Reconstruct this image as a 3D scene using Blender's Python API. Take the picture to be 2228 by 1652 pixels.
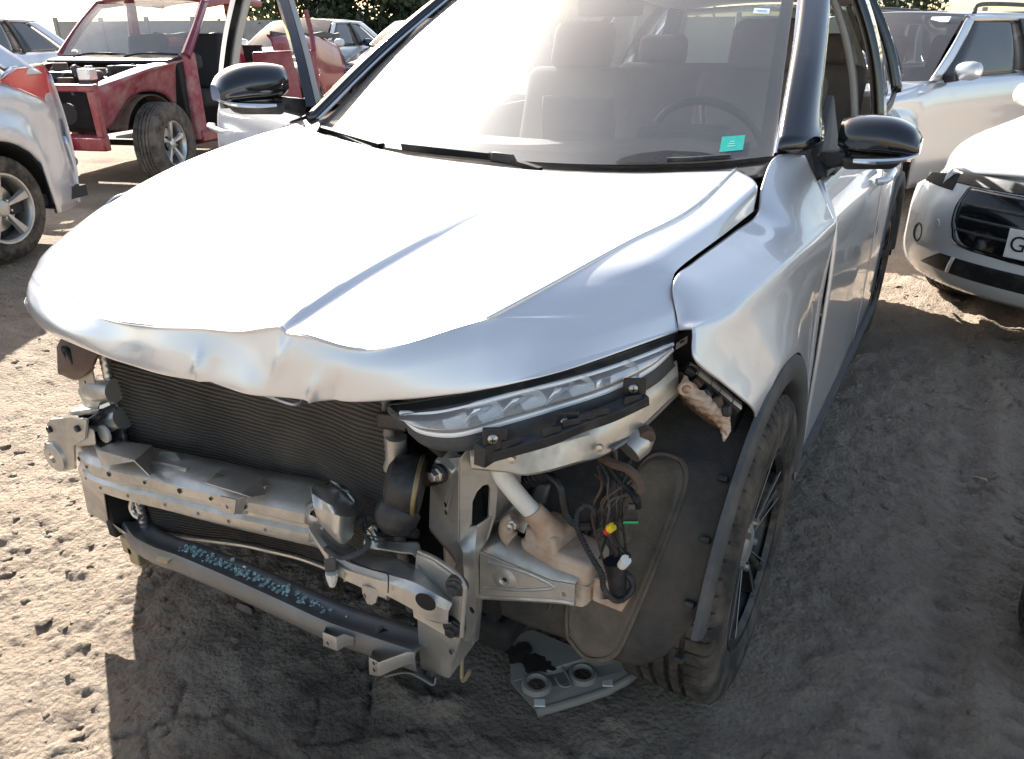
import bpy, bmesh, math, random
import numpy as np
from mathutils import Vector, Matrix, noise
from mathutils.geometry import tessellate_polygon
for _o in list(bpy.data.objects): bpy.data.objects.remove(_o)
SC = bpy.context.scene; COL = SC.collection
random.seed(7); RNG = np.random.default_rng(7)
RAD = math.radians

# ------------------------------------------------------------------ camera
CAMP = np.array([1.126, -1.410, 1.364]); YAW, PITCH, ROLL = [RAD(a) for a in (30.34, -24.12, -0.28)]; FPX = 1662.2
_f = np.array([-math.sin(YAW)*math.cos(PITCH), math.cos(YAW)*math.cos(PITCH), math.sin(PITCH)])
_r = np.array([math.cos(YAW), math.sin(YAW), 0.0]); _u = np.cross(_r, _f)
_r2 = math.cos(ROLL)*_r + math.sin(ROLL)*_u; _u2 = np.cross(_r2, _f)
cd = bpy.data.cameras.new('camera'); cam = bpy.data.objects.new('camera', cd); COL.objects.link(cam)
cd.sensor_fit = 'HORIZONTAL'; cd.sensor_width = 36; cd.lens = 36*FPX/2228; cd.clip_start = .05; cd.clip_end = 3000
cam.matrix_world = Matrix([[_r2[i], _u2[i], -_f[i], CAMP[i]] for i in range(3)] + [[0, 0, 0, 1]])
SC.camera = cam

# ------------------------------------------------------------------ light
SUN_A, SUN_B = 1.30, -0.88           # ground shift of a shadow per metre of height
sdir = Vector((-SUN_A, -SUN_B, 1)).normalized()          # towards the sun
SUN_EL = math.asin(sdir.z); SUN_AZ = math.atan2(sdir.x, sdir.y)
w = bpy.data.worlds.new('World'); SC.world = w; w.use_nodes = True
wn = w.node_tree.nodes; wn.clear()
sky = wn.new('ShaderNodeTexSky'); sky.sky_type = 'NISHITA'; sky.sun_disc = False
sky.sun_elevation = SUN_EL; sky.sun_rotation = SUN_AZ
sky.air_density = 1.0; sky.dust_density = 1.8; sky.ozone_density = 1.0
bg = wn.new('ShaderNodeBackground'); bg.inputs[1].default_value = 0.085
wo = wn.new('ShaderNodeOutputWorld')
tint = wn.new('ShaderNodeMix'); tint.data_type = 'RGBA'; tint.blend_type = 'MULTIPLY'; tint.inputs[0].default_value = 1; tint.inputs[7].default_value = (1.12, 1.0, .87, 1)   # the photograph's warm white balance
w.node_tree.links.new(sky.outputs[0], tint.inputs[6]); w.node_tree.links.new(tint.outputs[2], bg.inputs[0]); w.node_tree.links.new(bg.outputs[0], wo.inputs[0])
sl = bpy.data.lights.new('sun', 'SUN'); sl.energy = 5.0; sl.angle = RAD(.55); sl.color = (1, .96, .90)
so = bpy.data.objects.new('sun', sl); COL.objects.link(so)
so.rotation_euler = sdir.to_track_quat('Z', 'Y').to_euler(); so.location = (0, 0, 20)
SC.view_settings.view_transform = 'Standard'; SC.view_settings.look = 'None'
SC.view_settings.exposure = 1.92; SC.view_settings.gamma = 1; SC.view_settings.use_curve_mapping = False
try:
    SC.cycles.max_bounces = 10; SC.cycles.transparent_max_bounces = 16
except Exception: pass

# ------------------------------------------------------------------ points: where a line of sight meets a known plane of the place
def ray(u, v): return _r2*(u-1114)/FPX + _u2*(826-v)/FPX + _f
def at(p, x=None, y=None, z=None, d=None):
    r = ray(*p)
    if x is not None: t = (x-CAMP[0])/r[0]
    elif y is not None: t = (y-CAMP[1])/r[1]
    elif z is not None: t = (z-CAMP[2])/r[2]
    else: t = d
    return CAMP + t*r
def _z(ox, oy, s): return lambda u, v: (ox+s*u, oy+s*v)
Z0 = _z(0, 0, 1); Z1 = _z(0, 0, .3688); Z2 = _z(609.2, 0, .3906); Z3 = _z(1479.5, 0, .4005)
Z4 = _z(0, 609.2, .3906); Z5 = _z(783.3, 678.8, .316); Z6 = _z(1000.8, 870.3, .4215); Z7 = _z(261.1, 1044.4, .3906)
Z8 = _z(1392.5, 435.2, .4215); Z9 = _z(0, 0, .1953); Z10 = _z(391.6, 0, .2344); Z11 = _z(87, 696.2, .2371)
Z12 = _z(626.6, 1000.9, .216); Z13 = _z(1409.9, 678.8, .1791)
def pts(zf, *L):
    """(u, v, depth key, value) -> 3D points"""
    return [at(zf(q[0], q[1]), **{q[2]: q[3]}) for q in L]
def ptsy(zf, y, *L): return [at(zf(a, b), y=y) for a, b in L]

# ------------------------------------------------------------------ mesh helpers
def cr(P, n):
    P = np.asarray(P, float); m = len(P)
    if m == 2: return P[0] + (P[1]-P[0])*np.linspace(0, 1, n)[:, None]
    Q = np.vstack([2*P[:1]-P[1:2], P, 2*P[-1:]-P[-2:-1]])
    t = np.linspace(0, m-1, n); i = np.minimum(t.astype(int), m-2); f = (t-i)[:, None]
    a, b, c, d = Q[i], Q[i+1], Q[i+2], Q[i+3]
    return .5*((2*b)+(-a+c)*f+(2*a-5*b+4*c-d)*f**2+(-a+3*b-3*c+d)*f**3)
def crt(P, t):
    P = np.asarray(P, float); m = len(P)
    Q = np.concatenate([2*P[:1]-P[1:2], P, 2*P[-1:]-P[-2:-1]])
    i = np.minimum(t.astype(int), m-2); f = (t-i).reshape((-1,)+(1,)*(P.ndim-1))
    a, b, c, d = Q[i], Q[i+1], Q[i+2], Q[i+3]
    return .5*((2*b)+(-a+c)*f+(2*a-5*b+4*c-d)*f**2+(-a+3*b-3*c+d)*f**3)
def loft(rows, nu, nv):
    """rows: list of curves with equal (or any) number of points -> (nv,nu,3)"""
    R = np.array([cr(r, nu) for r in rows])
    if len(rows) == 2: return R[0][None]+(R[1]-R[0])[None]*np.linspace(0, 1, nv)[:, None, None]
    return crt(R, np.linspace(0, len(rows)-1, nv))

def lloft(rows, nu, sub_=2):
    """smooth along each row, straight with crisp edges from row to row"""
    R = [cr(r, nu) for r in rows]; out = []
    for a, b in zip(R[:-1], R[1:]): out += [a+(b-a)*k/sub_ for k in range(sub_)]
    return np.array(out+[R[-1]])
class MB:
    def __init__(s): s.v = []; s.f = []; s.n = 0
    def add(s, V, F):
        V = np.asarray(V, float).reshape(-1, 3)
        s.v.append(V); s.f += [tuple(int(i)+s.n for i in f) for f in F]; s.n += len(V); return s
    def grid(s, A, closed_u=False, flip=False):
        A = np.asarray(A); nv, nu = A.shape[:2]; F = []
        for j in range(nv-1):
            for i in range(nu if closed_u else nu-1):
                a, b = j*nu+i, j*nu+(i+1) % nu; c, d = b+nu, a+nu
                F.append((a, d, c, b) if flip else (a, b, c, d))
        return s.add(A.reshape(-1, 3), F)
    def box(s, c, size, R=None):
        x, y, z = [q/2 for q in size]
        V = np.array([(i*x, j*y, k*z) for i in (-1, 1) for j in (-1, 1) for k in (-1, 1)])
        if R is not None: V = V @ np.array(R).T
        return s.add(V+np.array(c), [(0, 1, 3, 2), (4, 6, 7, 5), (0, 4, 5, 1), (2, 3, 7, 6), (0, 2, 6, 4), (1, 5, 7, 3)])
    def hexa(s, P):
        """8 points: bottom ring of 4 then top ring of 4"""
        return s.add(P, [(0, 3, 2, 1), (4, 5, 6, 7), (0, 1, 5, 4), (1, 2, 6, 5), (2, 3, 7, 6), (3, 0, 4, 7)])
    def tube(s, P, r, seg=10, n=None, caps=True, corr=None):
        P = np.asarray(P, float)
        if n: 
            if np.ndim(r): r = np.interp(np.linspace(0, 1, n), np.linspace(0, 1, len(r)), r)
            P = cr(P, n)
        m = len(P); r = np.full(m, r) if np.ndim(r) == 0 else np.asarray(r, float)
        if corr is not None: r = r*(1+corr*np.where(np.arange(m) % 4 < 2, 1, -1))
        T = np.gradient(P, axis=0); T /= np.linalg.norm(T, axis=1)[:, None]+1e-12
        up = np.array([0, 0, 1.]) if abs(T[0][2]) < .9 else np.array([1., 0, 0])
        nn = np.cross(T[0], up); nn /= np.linalg.norm(nn); A = []
        for k in range(m):
            nn = nn-T[k]*(nn@T[k]); nn /= np.linalg.norm(nn)+1e-12; b = np.cross(T[k], nn)
            a = np.linspace(0, 2*math.pi, seg, endpoint=False)
            A.append(P[k]+r[k]*(np.cos(a)[:, None]*nn+np.sin(a)[:, None]*b))
        b0 = s.n; s.grid(np.array(A), closed_u=True)
        if caps: s.f.append(tuple(b0+i for i in range(seg))[::-1]); s.f.append(tuple(b0+(m-1)*seg+i for i in range(seg)))
        return s
    def lathe(s, prof, c, axis, seg=32, caps=False, e1=None, a0=0, a1=2*math.pi):
        """prof: (along axis, radius)"""
        ax = np.array(axis, float); ax /= np.linalg.norm(ax)
        if e1 is None: e1 = np.array([0, 0, 1.]) if abs(ax[2]) < .9 else np.array([1., 0, 0])
        e1 = e1-ax*(e1@ax); e1 /= np.linalg.norm(e1); e2 = np.cross(ax, e1)
        full = abs(a1-a0-2*math.pi) < 1e-6
        a = np.linspace(a0, a1, seg, endpoint=not full)
        A = np.array([np.array(c)+ax*h+r*(np.cos(a)[:, None]*e1+np.sin(a)[:, None]*e2) for h, r in prof])
        b0 = s.n; s.grid(A, closed_u=full)
        if caps and full: s.f.append(tuple(b0+i for i in range(seg))[::-1]); s.f.append(tuple(b0+(len(prof)-1)*seg+i for i in range(seg)))
        return s
    def plate(s, outer, holes=(), th=.004, nrm=None):
        """flat sheet with real holes, thickness along its normal"""
        O = np.asarray(outer, float); c = O.mean(0)
        if nrm is None:
            nrm = np.zeros(3)
            for i in range(len(O)): nrm += np.cross(O[i]-c, O[(i+1) % len(O)]-c)
        nrm = np.array(nrm, float); nrm /= np.linalg.norm(nrm)
        e1 = O[1]-O[0]; e1 = e1-nrm*(e1@nrm); e1 /= np.linalg.norm(e1); e2 = np.cross(nrm, e1)
        loops = [O]+[np.asarray(h, float) for h in holes]
        L2 = [[Vector(((p-c)@e1, (p-c)@e2, 0)) for p in l] for l in loops]
        tri = tessellate_polygon(L2); V = np.vstack(loops); n = len(V)
        F = [tuple(t) for t in tri]
        # orient
        def nz(t):
            a, b, d = [V[i] for i in t]; return np.cross(b-a, d-a)@nrm
        F = [t if nz(t) > 0 else t[::-1] for t in F]
        back = [tuple(i+n for i in t[::-1]) for t in F]; side = []; o = 0
        for l in loops:
            m = len(l)
            for i in range(m): side.append((o+i, o+i+n, o+(i+1) % m+n, o+(i+1) % m))
            o += m
        return s.add(np.vstack([V, V-nrm*th]), F+back+side)
    def build(s, name, mat, parent=None, smooth=35, bevel=0, solid=0, soff=0, bseg=2, subsurf=0, **tags):
        me = bpy.data.meshes.new(name); V = np.vstack(s.v)
        me.from_pydata(V.tolist(), [], s.f); me.validate(); me.update()
        o = bpy.data.objects.new(name, me); COL.objects.link(o)
        if mat is not None:
            for m in (mat if isinstance(mat, (list, tuple)) else [mat]): me.materials.append(m)
        if smooth:
            me.polygons.foreach_set('use_smooth', [True]*len(me.polygons)); 
            if smooth < 180: me.set_sharp_from_angle(angle=RAD(smooth))
        if parent is not None: o.parent = parent
        if solid:
            m = o.modifiers.new('solidify', 'SOLIDIFY'); m.thickness = solid; m.offset = soff
        if subsurf:
            m = o.modifiers.new('subsurf', 'SUBSURF'); m.levels = subsurf; m.render_levels = subsurf
        if bevel:
            m = o.modifiers.new('bevel', 'BEVEL'); m.width = bevel; m.segments = bseg; m.limit_method = 'ANGLE'; m.angle_limit = RAD(35)
        for k, v in tags.items(): o[k] = v
        return o
def ring(c, nrm, r, n=20, r2=None, e1=None):
    nrm = np.array(nrm, float); nrm /= np.linalg.norm(nrm)
    if e1 is None: e1 = np.array([0, 0, 1.]) if abs(nrm[2]) < .9 else np.array([1., 0, 0])
    e1 = np.array(e1, float); e1 = e1-nrm*(e1@nrm); e1 /= np.linalg.norm(e1); e2 = np.cross(nrm, e1)
    a = np.linspace(0, 2*math.pi, n, endpoint=False)
    return np.array(c)+np.cos(a)[:, None]*e1*(r2 or r)+np.sin(a)[:, None]*e2*r
def sheet(name, V, F, mat, parent, th=.003, bevel=.0, soff=-1, **k):
    return MB().add(V, F).build(name, mat, parent, solid=th, soff=soff, bevel=bevel, **k)
def sweep(path, sec, n, up=(0, 0, 1), closed=False):
    """sec: (across, up) offsets; across = path direction x up"""
    P = cr(path, n); T = np.gradient(P, axis=0); T /= np.linalg.norm(T, axis=1)[:, None]
    A = []
    for k in range(n):
        b = np.cross(T[k], np.array(up, float)); b /= np.linalg.norm(b); u = np.cross(b, T[k])
        A.append([P[k]+b*q[0]+u*q[1] for q in sec])
    return np.array(A)
def thing(name, label, cat, loc=(0, 0, 0), rz=0, group=None):
    o = bpy.data.objects.new(name, None); COL.objects.link(o); o.empty_display_size = .2
    o.location = loc; o.rotation_euler = (0, 0, rz); o['label'] = label; o['category'] = cat
    if group: o['group'] = group
    return o

# ------------------------------------------------------------------ materials
def material(name, col, rough=.5, metal=0, col2=None, nscale=6, coat=0, coat_rough=.05, bump=0, bscale=60, dust=0, dcol=(.30, .24, .17), dscale=9, dtop=0, spec=.5, trans=0, ior=1.45, rvar=0, alpha=1, emit=None, streak=None):
    m = bpy.data.materials.new(name); m.use_nodes = True; nt = m.node_tree; N = nt.nodes; L = nt.links
    b = N['Principled BSDF']; b.inputs['Base Color'].default_value = (*col, 1); b.inputs['Roughness'].default_value = rough
    b.inputs['Metallic'].default_value = metal; b.inputs['Coat Weight'].default_value = coat; b.inputs['Coat Roughness'].default_value = coat_rough
    b.inputs['Specular IOR Level'].default_value = spec; b.inputs['Transmission Weight'].default_value = trans; b.inputs['IOR'].default_value = ior
    b.inputs['Alpha'].default_value = alpha
    tc = N.new('ShaderNodeTexCoord')
    def noise_(scale, detail=5, ro=.6, vec=None):
        n = N.new('ShaderNodeTexNoise'); n.inputs['Scale'].default_value = scale; n.inputs['Detail'].default_value = detail; n.inputs['Roughness'].default_value = ro
        L.new(vec or tc.outputs['Object'], n.inputs['Vector']); return n
    def ramp(src, a, b_, c0=(0, 0, 0, 1), c1=(1, 1, 1, 1)):
        r = N.new('ShaderNodeValToRGB'); r.color_ramp.elements[0].position = a; r.color_ramp.elements[1].position = b_
        r.color_ramp.elements[0].color = c0; r.color_ramp.elements[1].color = c1; L.new(src, r.inputs[0]); return r
    def mixc(fac, A, B):
        x = N.new('ShaderNodeMix'); x.data_type = 'RGBA'
        if hasattr(fac, 'links') or hasattr(fac, 'is_linked'): L.new(fac, x.inputs[0])
        else: x.inputs[0].default_value = fac
        for i, q in ((6, A), (7, B)):
            if isinstance(q, tuple): x.inputs[i].default_value = (*q[:3], 1)
            else: L.new(q, x.inputs[i])
        return x.outputs[2]
    cur = col
    if col2 is not None:
        n = noise_(nscale); r = ramp(n.outputs[0], .35, .68); cur = mixc(r.outputs[0], cur, col2)
    if dust > 0:
        n = noise_(dscale, 7, .68); r = ramp(n.outputs[0], .62-.35*dust, .86-.25*dust)
        f = r.outputs[0]
        if dtop:
            g = N.new('ShaderNodeNewGeometry'); sx = N.new('ShaderNodeSeparateXYZ'); L.new(g.outputs['Normal'], sx.inputs[0])
            mr = N.new('ShaderNodeMapRange'); mr.inputs[1].default_value = .1; mr.inputs[2].default_value = .95; mr.inputs[3].default_value = 1-dtop; mr.inputs[4].default_value = 1
            L.new(sx.outputs[2], mr.inputs[0]); mm = N.new('ShaderNodeMath'); mm.operation = 'MULTIPLY'
            L.new(f, mm.inputs[0]); L.new(mr.outputs[0], mm.inputs[1]); f = mm.outputs[0]
        cl = N.new('ShaderNodeMath'); cl.operation = 'MULTIPLY'; cl.inputs[1].default_value = min(1, .35+dust*.6); L.new(f, cl.inputs[0]); f = cl.outputs[0]
        cur = mixc(f, cur, dcol)
        def toward(sock, v0, v1):
            mr = N.new('ShaderNodeMapRange'); mr.inputs[3].default_value = v0; mr.inputs[4].default_value = v1; L.new(f, mr.inputs[0]); L.new(mr.outputs[0], b.inputs[sock])
        toward('Roughness', rough, .85)
        if metal: toward('Metallic', metal, 0)
        if coat: toward('Coat Weight', coat, coat*.3)
    elif rvar:
        n = noise_(nscale*1.7); mr = N.new('ShaderNodeMapRange'); mr.inputs[3].default_value = rough-rvar; mr.inputs[4].default_value = rough+rvar
        L.new(n.outputs[0], mr.inputs[0]); L.new(mr.outputs[0], b.inputs['Roughness'])
    if not isinstance(cur, tuple): L.new(cur, b.inputs['Base Color'])
    if bump:
        n = noise_(bscale, 6, .65); bp = N.new('ShaderNodeBump'); bp.inputs['Strength'].default_value = bump; bp.inputs['Distance'].default_value = .01
        L.new(n.outputs[0], bp.inputs['Height']); L.new(bp.outputs[0], b.inputs['Normal'])
    if emit: b.inputs['Emission Color'].default_value = (*emit, 1); b.inputs['Emission Strength'].default_value = 1
    return m
M = {}
M['silver'] = material('silver_paint', (.68, .69, .71), .37, .62, coat=.8, coat_rough=.03, dust=.10, dcol=(.46, .43, .38), dscale=2.5, nscale=3)
M['silver_in'] = material('silver_structure_paint', (.56, .545, .51), .34, .72, col2=(.47, .445, .40), nscale=9, dust=.5, dcol=(.25, .19, .13), dscale=8, bump=.10, bscale=30)
M['gold_in'] = material('galvanised_bracket', (.36, .31, .21), .45, .6, dust=.4, dscale=8)
M['black_gloss'] = material('black_gloss_paint', (.008, .009, .011), .12, 0, coat=1, coat_rough=.03, dust=.12, dscale=4, dcol=(.16, .14, .12))
M['black_pl'] = material('black_plastic', (.018, .019, .021), .42, 0, dust=.35, dscale=11, dcol=(.14, .12, .10), bump=.12, bscale=140)
M['grey_pl'] = material('grey_textured_plastic', (.055, .058, .062), .62, 0, dust=.5, dscale=12, dcol=(.15, .13, .11), bump=.2, bscale=220)
M['liner'] = material('wheel_liner_felt', (.040, .040, .041), .9, 0, dust=.75, dscale=4, dcol=(.15, .125, .098), bump=.35, bscale=160, spec=.2)
M['rubber_dusty'] = material('dusty_tyre_rubber', (.045, .042, .04), .9, 0, dust=.8, dscale=8, dcol=(.20, .17, .14), bump=.25, bscale=60, spec=.2)
M['liner_dusty'] = material('dusty_liner_panel', (.055, .050, .045), .9, 0, dust=.9, dscale=5, dcol=(.20, .165, .125), bump=.35, bscale=160, spec=.2)
M['reflector'] = material('lamp_reflector', (.84, .85, .86), .30, .15, coat=.6)
M['diffuser'] = material('white_lamp_diffuser', (.85, .86, .87), .25, 0, coat=1)
M['rubber'] = material('tyre_rubber', (.026, .025, .024), .82, 0, dust=.6, dscale=11, dcol=(.19, .155, .12), bump=.25, bscale=120, spec=.3)
M['chrome'] = material('chrome', (.85, .86, .88), .12, 1, dust=.15, dscale=9)
M['alu'] = material('alloy', (.62, .62, .62), .34, .9, dust=.3, dscale=12)
M['alu_dark'] = material('dark_alloy', (.02, .02, .022), .35, .3, dust=.35, dscale=12)
M['steel'] = material('zinc_bolt', (.55, .53, .48), .35, .9, dust=.3, dscale=30)
M['core'] = material('condenser_core', (.075, .065, .056), .6, .3, dust=.6, dcol=(.15, .125, .10), dscale=5, bump=.5, bscale=420)
M['tank'] = material('natural_plastic_tank', (.66, .57, .46), .48, 0, col2=(.45, .29, .19), nscale=10, dust=.66, dcol=(.27, .15, .085), dscale=7, bump=.05)
M['white_pl'] = material('white_plastic', (.72, .69, .62), .45, 0, dust=.3, dscale=20)
M['dark'] = material('engine_bay_dark', (.012, .012, .012), .8, 0, dust=.3, dcol=(.05, .042, .035), dscale=6)
M['rust'] = material('brown_steel', (.09, .055, .04), .7, .3, dust=.6, dcol=(.15, .11, .08), dscale=10, bump=.2)
M['brass'] = material('brass_passivated_steel', (.24, .19, .10), .42, .7, dust=.3)
M['green_pl'] = material('green_plastic', (.02, .35, .12), .4)
M['yellow_pl'] = material('yellow_plastic', (.75, .55, .03), .4)
M['red_pl'] = material('red_plastic', (.55, .03, .02), .4)
M['crimp'] = material('grey_undercover_metal', (.26, .245, .22), .6, .3, dust=.65, dcol=(.26, .21, .165), dscale=6, bump=.12)
M['low_metal'] = material('dark_galvanised_beam', (.20, .20, .20), .45, .5, col2=(.15, .145, .14), dust=.45, dcol=(.26, .21, .16), dscale=6)
M['seat'] = material('grey_seat_cloth', (.22, .175, .15), .9, 0, col2=(.26, .21, .18), bump=.2, bscale=200)
M['dash'] = material('dashboard_plastic', (.045, .043, .042), .65, 0, dust=.45, dcol=(.16, .14, .12), bump=.2, bscale=200)
M['headliner'] = material('headliner_cloth', (.42, .40, .37), .95, 0)
M['teal'] = material('teal_paper', (.02, .48, .38), .6, col2=(.03, .55, .45), nscale=60)
M['paper'] = material('pale_paper', (.72, .80, .84), .6)
M['ink'] = material('blue_ink', (.20, .30, .45), .6)
def glass_mat(name, tint=(.85, .9, .88), dust=.3, dcol=(.45, .40, .34), rough=.0, scl=4, glare=0, ior=1.5):
    """thin pane: see-through, mirror-like at grazing angles, with a film of dust that catches light"""
    m = bpy.data.materials.new(name); m.use_nodes = True; nt = m.node_tree; N = nt.nodes; L = nt.links
    N.remove(N['Principled BSDF']); out = N['Material Output']
    tr = N.new('ShaderNodeBsdfTransparent'); tr.inputs[0].default_value = (*tint, 1)
    gl = N.new('ShaderNodeBsdfGlossy'); gl.inputs['Roughness'].default_value = .03
    fr = N.new('ShaderNodeFresnel'); fr.inputs[0].default_value = ior
    a = N.new('ShaderNodeMixShader'); L.new(fr.outputs[0], a.inputs[0]); L.new(tr.outputs[0], a.inputs[1]); L.new(gl.outputs[0], a.inputs[2])
    df = N.new('ShaderNodeBsdfDiffuse'); df.inputs[0].default_value = (*dcol, 1)
    tl = N.new('ShaderNodeBsdfTranslucent'); tl.inputs[0].default_value = (*dcol, 1)
    ds = N.new('ShaderNodeMixShader'); ds.inputs[0].default_value = .35; L.new(df.outputs[0], ds.inputs[1]); L.new(tl.outputs[0], ds.inputs[2])
    if glare:
        g2 = N.new('ShaderNodeBsdfGlossy'); g2.inputs['Roughness'].default_value = .42; g2.inputs[0].default_value = (.8, .8, .8, 1)
        d2 = N.new('ShaderNodeMixShader'); d2.inputs[0].default_value = glare; L.new(ds.outputs[0], d2.inputs[1]); L.new(g2.outputs[0], d2.inputs[2]); ds = d2
    tc = N.new('ShaderNodeTexCoord'); n = N.new('ShaderNodeTexNoise'); n.inputs['Scale'].default_value = scl; n.inputs['Detail'].default_value = 3; n.inputs['Roughness'].default_value = .5
    L.new(tc.outputs['Object'], n.inputs['Vector'])
    mr = N.new('ShaderNodeMapRange'); mr.inputs[1].default_value = .3; mr.inputs[2].default_value = .75; mr.inputs[3].default_value = dust*.75; mr.inputs[4].default_value = dust*1.25; mr.clamp = True
    L.new(n.outputs[0], mr.inputs[0])
    b = N.new('ShaderNodeMixShader'); L.new(mr.outputs[0], b.inputs[0]); L.new(a.outputs[0], b.inputs[1]); L.new(ds.outputs[0], b.inputs[2])
    L.new(b.outputs[0], out.inputs['Surface']); return m
M['windshield'] = glass_mat('dusty_windshield', (.80, .84, .82), .27, (.62, .55, .47), glare=.5, scl=1.6)
M['glass'] = glass_mat('side_glass', (.55, .62, .62), .12)
M['glass_dark'] = glass_mat('tinted_glass', (.16, .20, .22), .06, ior=2.1)
M['lens'] = glass_mat('clear_lens', (.97, .98, .98), .27, (.88, .88, .88))
# ================================================================== GROUND
def _h2(ix, iy, s):
    h = (ix.astype(np.int64)*374761393+iy.astype(np.int64)*668265263+s*1442695041) & 0xffffffff
    h = ((h ^ (h >> 13))*1274126177) & 0xffffffff; h = h ^ (h >> 16)
    return (h & 0xffffff)/float(0x1000000)
def vnoise(x, y, s=0):
    ix = np.floor(x).astype(np.int64); iy = np.floor(y).astype(np.int64); fx = x-ix; fy = y-iy
    fx = fx*fx*fx*(fx*(fx*6-15)+10); fy = fy*fy*fy*(fy*(fy*6-15)+10)
    a, b, c, d = _h2(ix, iy, s), _h2(ix+1, iy, s), _h2(ix, iy+1, s), _h2(ix+1, iy+1, s)
    return (a*(1-fx)+b*fx)*(1-fy)+(c*(1-fx)+d*fx)*fy-.5
def fbm(x, y, o=4, s=0, g=.5):
    r = 0; a = 1
    for k in range(o): r = r+a*vnoise(x*2**k+17.3*k, y*2**k-9.1*k, s+k); a *= g
    return r
def worley(x, y, s=0):
    ix = np.floor(x).astype(np.int64); iy = np.floor(y).astype(np.int64)
    f1 = np.full(x.shape, 9.); f2 = np.full(x.shape, 9.); rid = np.zeros(x.shape)
    for i in (-1, 0, 1):
        for j in (-1, 0, 1):
            cx, cy = ix+i, iy+j
            d = np.hypot(cx+_h2(cx, cy, s)-x, cy+_h2(cx, cy, s+5)-y); q = _h2(cx, cy, s+9)
            nr = d < f1; f2 = np.where(nr, f1, np.minimum(f2, d)); rid = np.where(nr, q, rid); f1 = np.where(nr, d, f1)
    return f1, f2, rid
def sstep(a, b, x):
    t = np.clip((x-a)/(b-a), 0, 1); return t*t*(3-2*t)
RIDGE = [at(Z7(*q), z=0)[:2] for q in ((1500, 1130), (1570, 1210), (1680, 1265), (1800, 1268), (1950, 1225), (2080, 1130), (2150, 1060))]
def gheight(x, y):
    D = np.hypot(x-.6, y-.2)
    near = 1-sstep(3.5, 9, D)
    h = .022*fbm(x*.9, y*.9, 3, 3)*sstep(.4, 2, D)+.020*fbm(x*4.2, y*4.2, 4, 11)*near
    lit = sstep(-.05, -.5, x)          # looser, cloddy earth on the open side
    wx = x+.02*fbm(x*9, y*9, 2, 71); wy = y+.02*fbm(x*9, y*9, 2, 72)
    f1, f2, q = worley(wx*11, wy*11, 21); lump = np.maximum(0, .62-f1)**1.0*q*q
    h = h+(.014+.014*lit)*lump*near
    f1, f2, q = worley(wx*26, wy*26, 31); h = h+(.008+.010*lit)*np.maximum(0, .62-f1)*q*near
    h = h+(.011-.002*lit)*fbm(x*20, y*20, 4, 41, .6)*near+.004*fbm(x*46, y*46, 2, 47)*near
    # drying cracks in smooth mud
    f1, f2, q = worley(wx*5.5+3, wy*5.5, 51); m = sstep(.02, .22, fbm(x*1.3, y*1.3, 2, 61))*(1-lit)
    h = h-.014*m*(1-sstep(.0, .07, f2-f1))*near
    # foot and tyre prints: shallow smooth hollows
    f1, f2, q = worley(x*2.3, y*2.3, 81); h = h-.012*np.where(q > .55, 1-sstep(.22, .36, f1), 0)*near*(1-lit)
    # old wheel ruts running past the car
    for xr in (1.28, 1.46): h = h-.014*np.exp(-((x-xr-.05*np.sin(y*1.1))/.045)**2)*near*(1+.5*np.sin(y*95))+.008*np.exp(-((x-xr-.085-.05*np.sin(y*1.1))/.03)**2)*near
    # pressed up rim of mud in front of the car
    R = cr(np.array([(a, b, 0) for a, b in RIDGE]), 60)[:, :2]
    mk = (np.abs(x-R[:, 0].mean()) < .6) & (np.abs(y-R[:, 1].mean()) < .6)
    if mk.any():
        xs, ys = x[mk], y[mk]; dm = np.full(xs.shape, 9.)
        for k in range(60): dm = np.minimum(dm, np.hypot(xs-R[k, 0], ys-R[k, 1]))
        hh = .030*np.exp(-(dm/.028)**2)*(1+.5*fbm(xs*22, ys*22, 3, 91)); h = h.copy(); h[mk] += hh
    # ground pressed flat under the tyres and the plate
    for cx, cy, r in ((.80, 0, .28), (-.80, 0, .28), (.8, 2.61, .3), (-.8, 2.61, .3), (.47, -.22, .22)):
        k = sstep(r, r*.5, np.hypot(x-cx, y-cy)); h = h*(1-k)-.006*k
    # the yard climbs a little towards the back
    h = h+.030*np.clip(np.hypot(x, np.maximum(y, 0))-5.5, 0, 8)
    return h
def axis_(a, b, st, gl, gr, far):
    L = list(np.arange(a, b, st)); d = st
    while L[-1] < far: d *= gr; L.append(L[-1]+d)
    d = st; M_ = []; c = a
    while c > -far: d *= gl; c -= d; M_.append(c)
    return np.array(M_[::-1]+L)
gx = axis_(-1.35, 2.1, .0085, 1.032, 1.04, 900); gy = axis_(-.95, 1.3, .0085, 1.2, 1.028, 900)
GX, GY = np.meshgrid(gx, gy); GZ = gheight(GX, GY)
me = bpy.data.meshes.new('ground'); nx, ny = len(gx), len(gy)
V = np.stack([GX, GY, GZ], -1).reshape(-1, 3)
ii = np.arange((ny-1)*(nx-1)); jj, kk = ii//(nx-1), ii % (nx-1); a0 = jj*nx+kk
FI = np.stack([a0, a0+1, a0+1+nx, a0+nx], -1).ravel()
me.vertices.add(len(V)); me.vertices.foreach_set('co', V.ravel()); me.loops.add(len(FI)); me.loops.foreach_set('vertex_index', FI)
me.polygons.add(len(ii)); me.polygons.foreach_set('loop_start', np.arange(0, len(FI), 4)); me.polygons.foreach_set('loop_total', np.full(len(ii), 4))
me.polygons.foreach_set('use_smooth', np.ones(len(ii), bool)); me.update(); me.validate()
ground = bpy.data.objects.new('ground', me); COL.objects.link(ground); ground['kind'] = 'structure'
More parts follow.
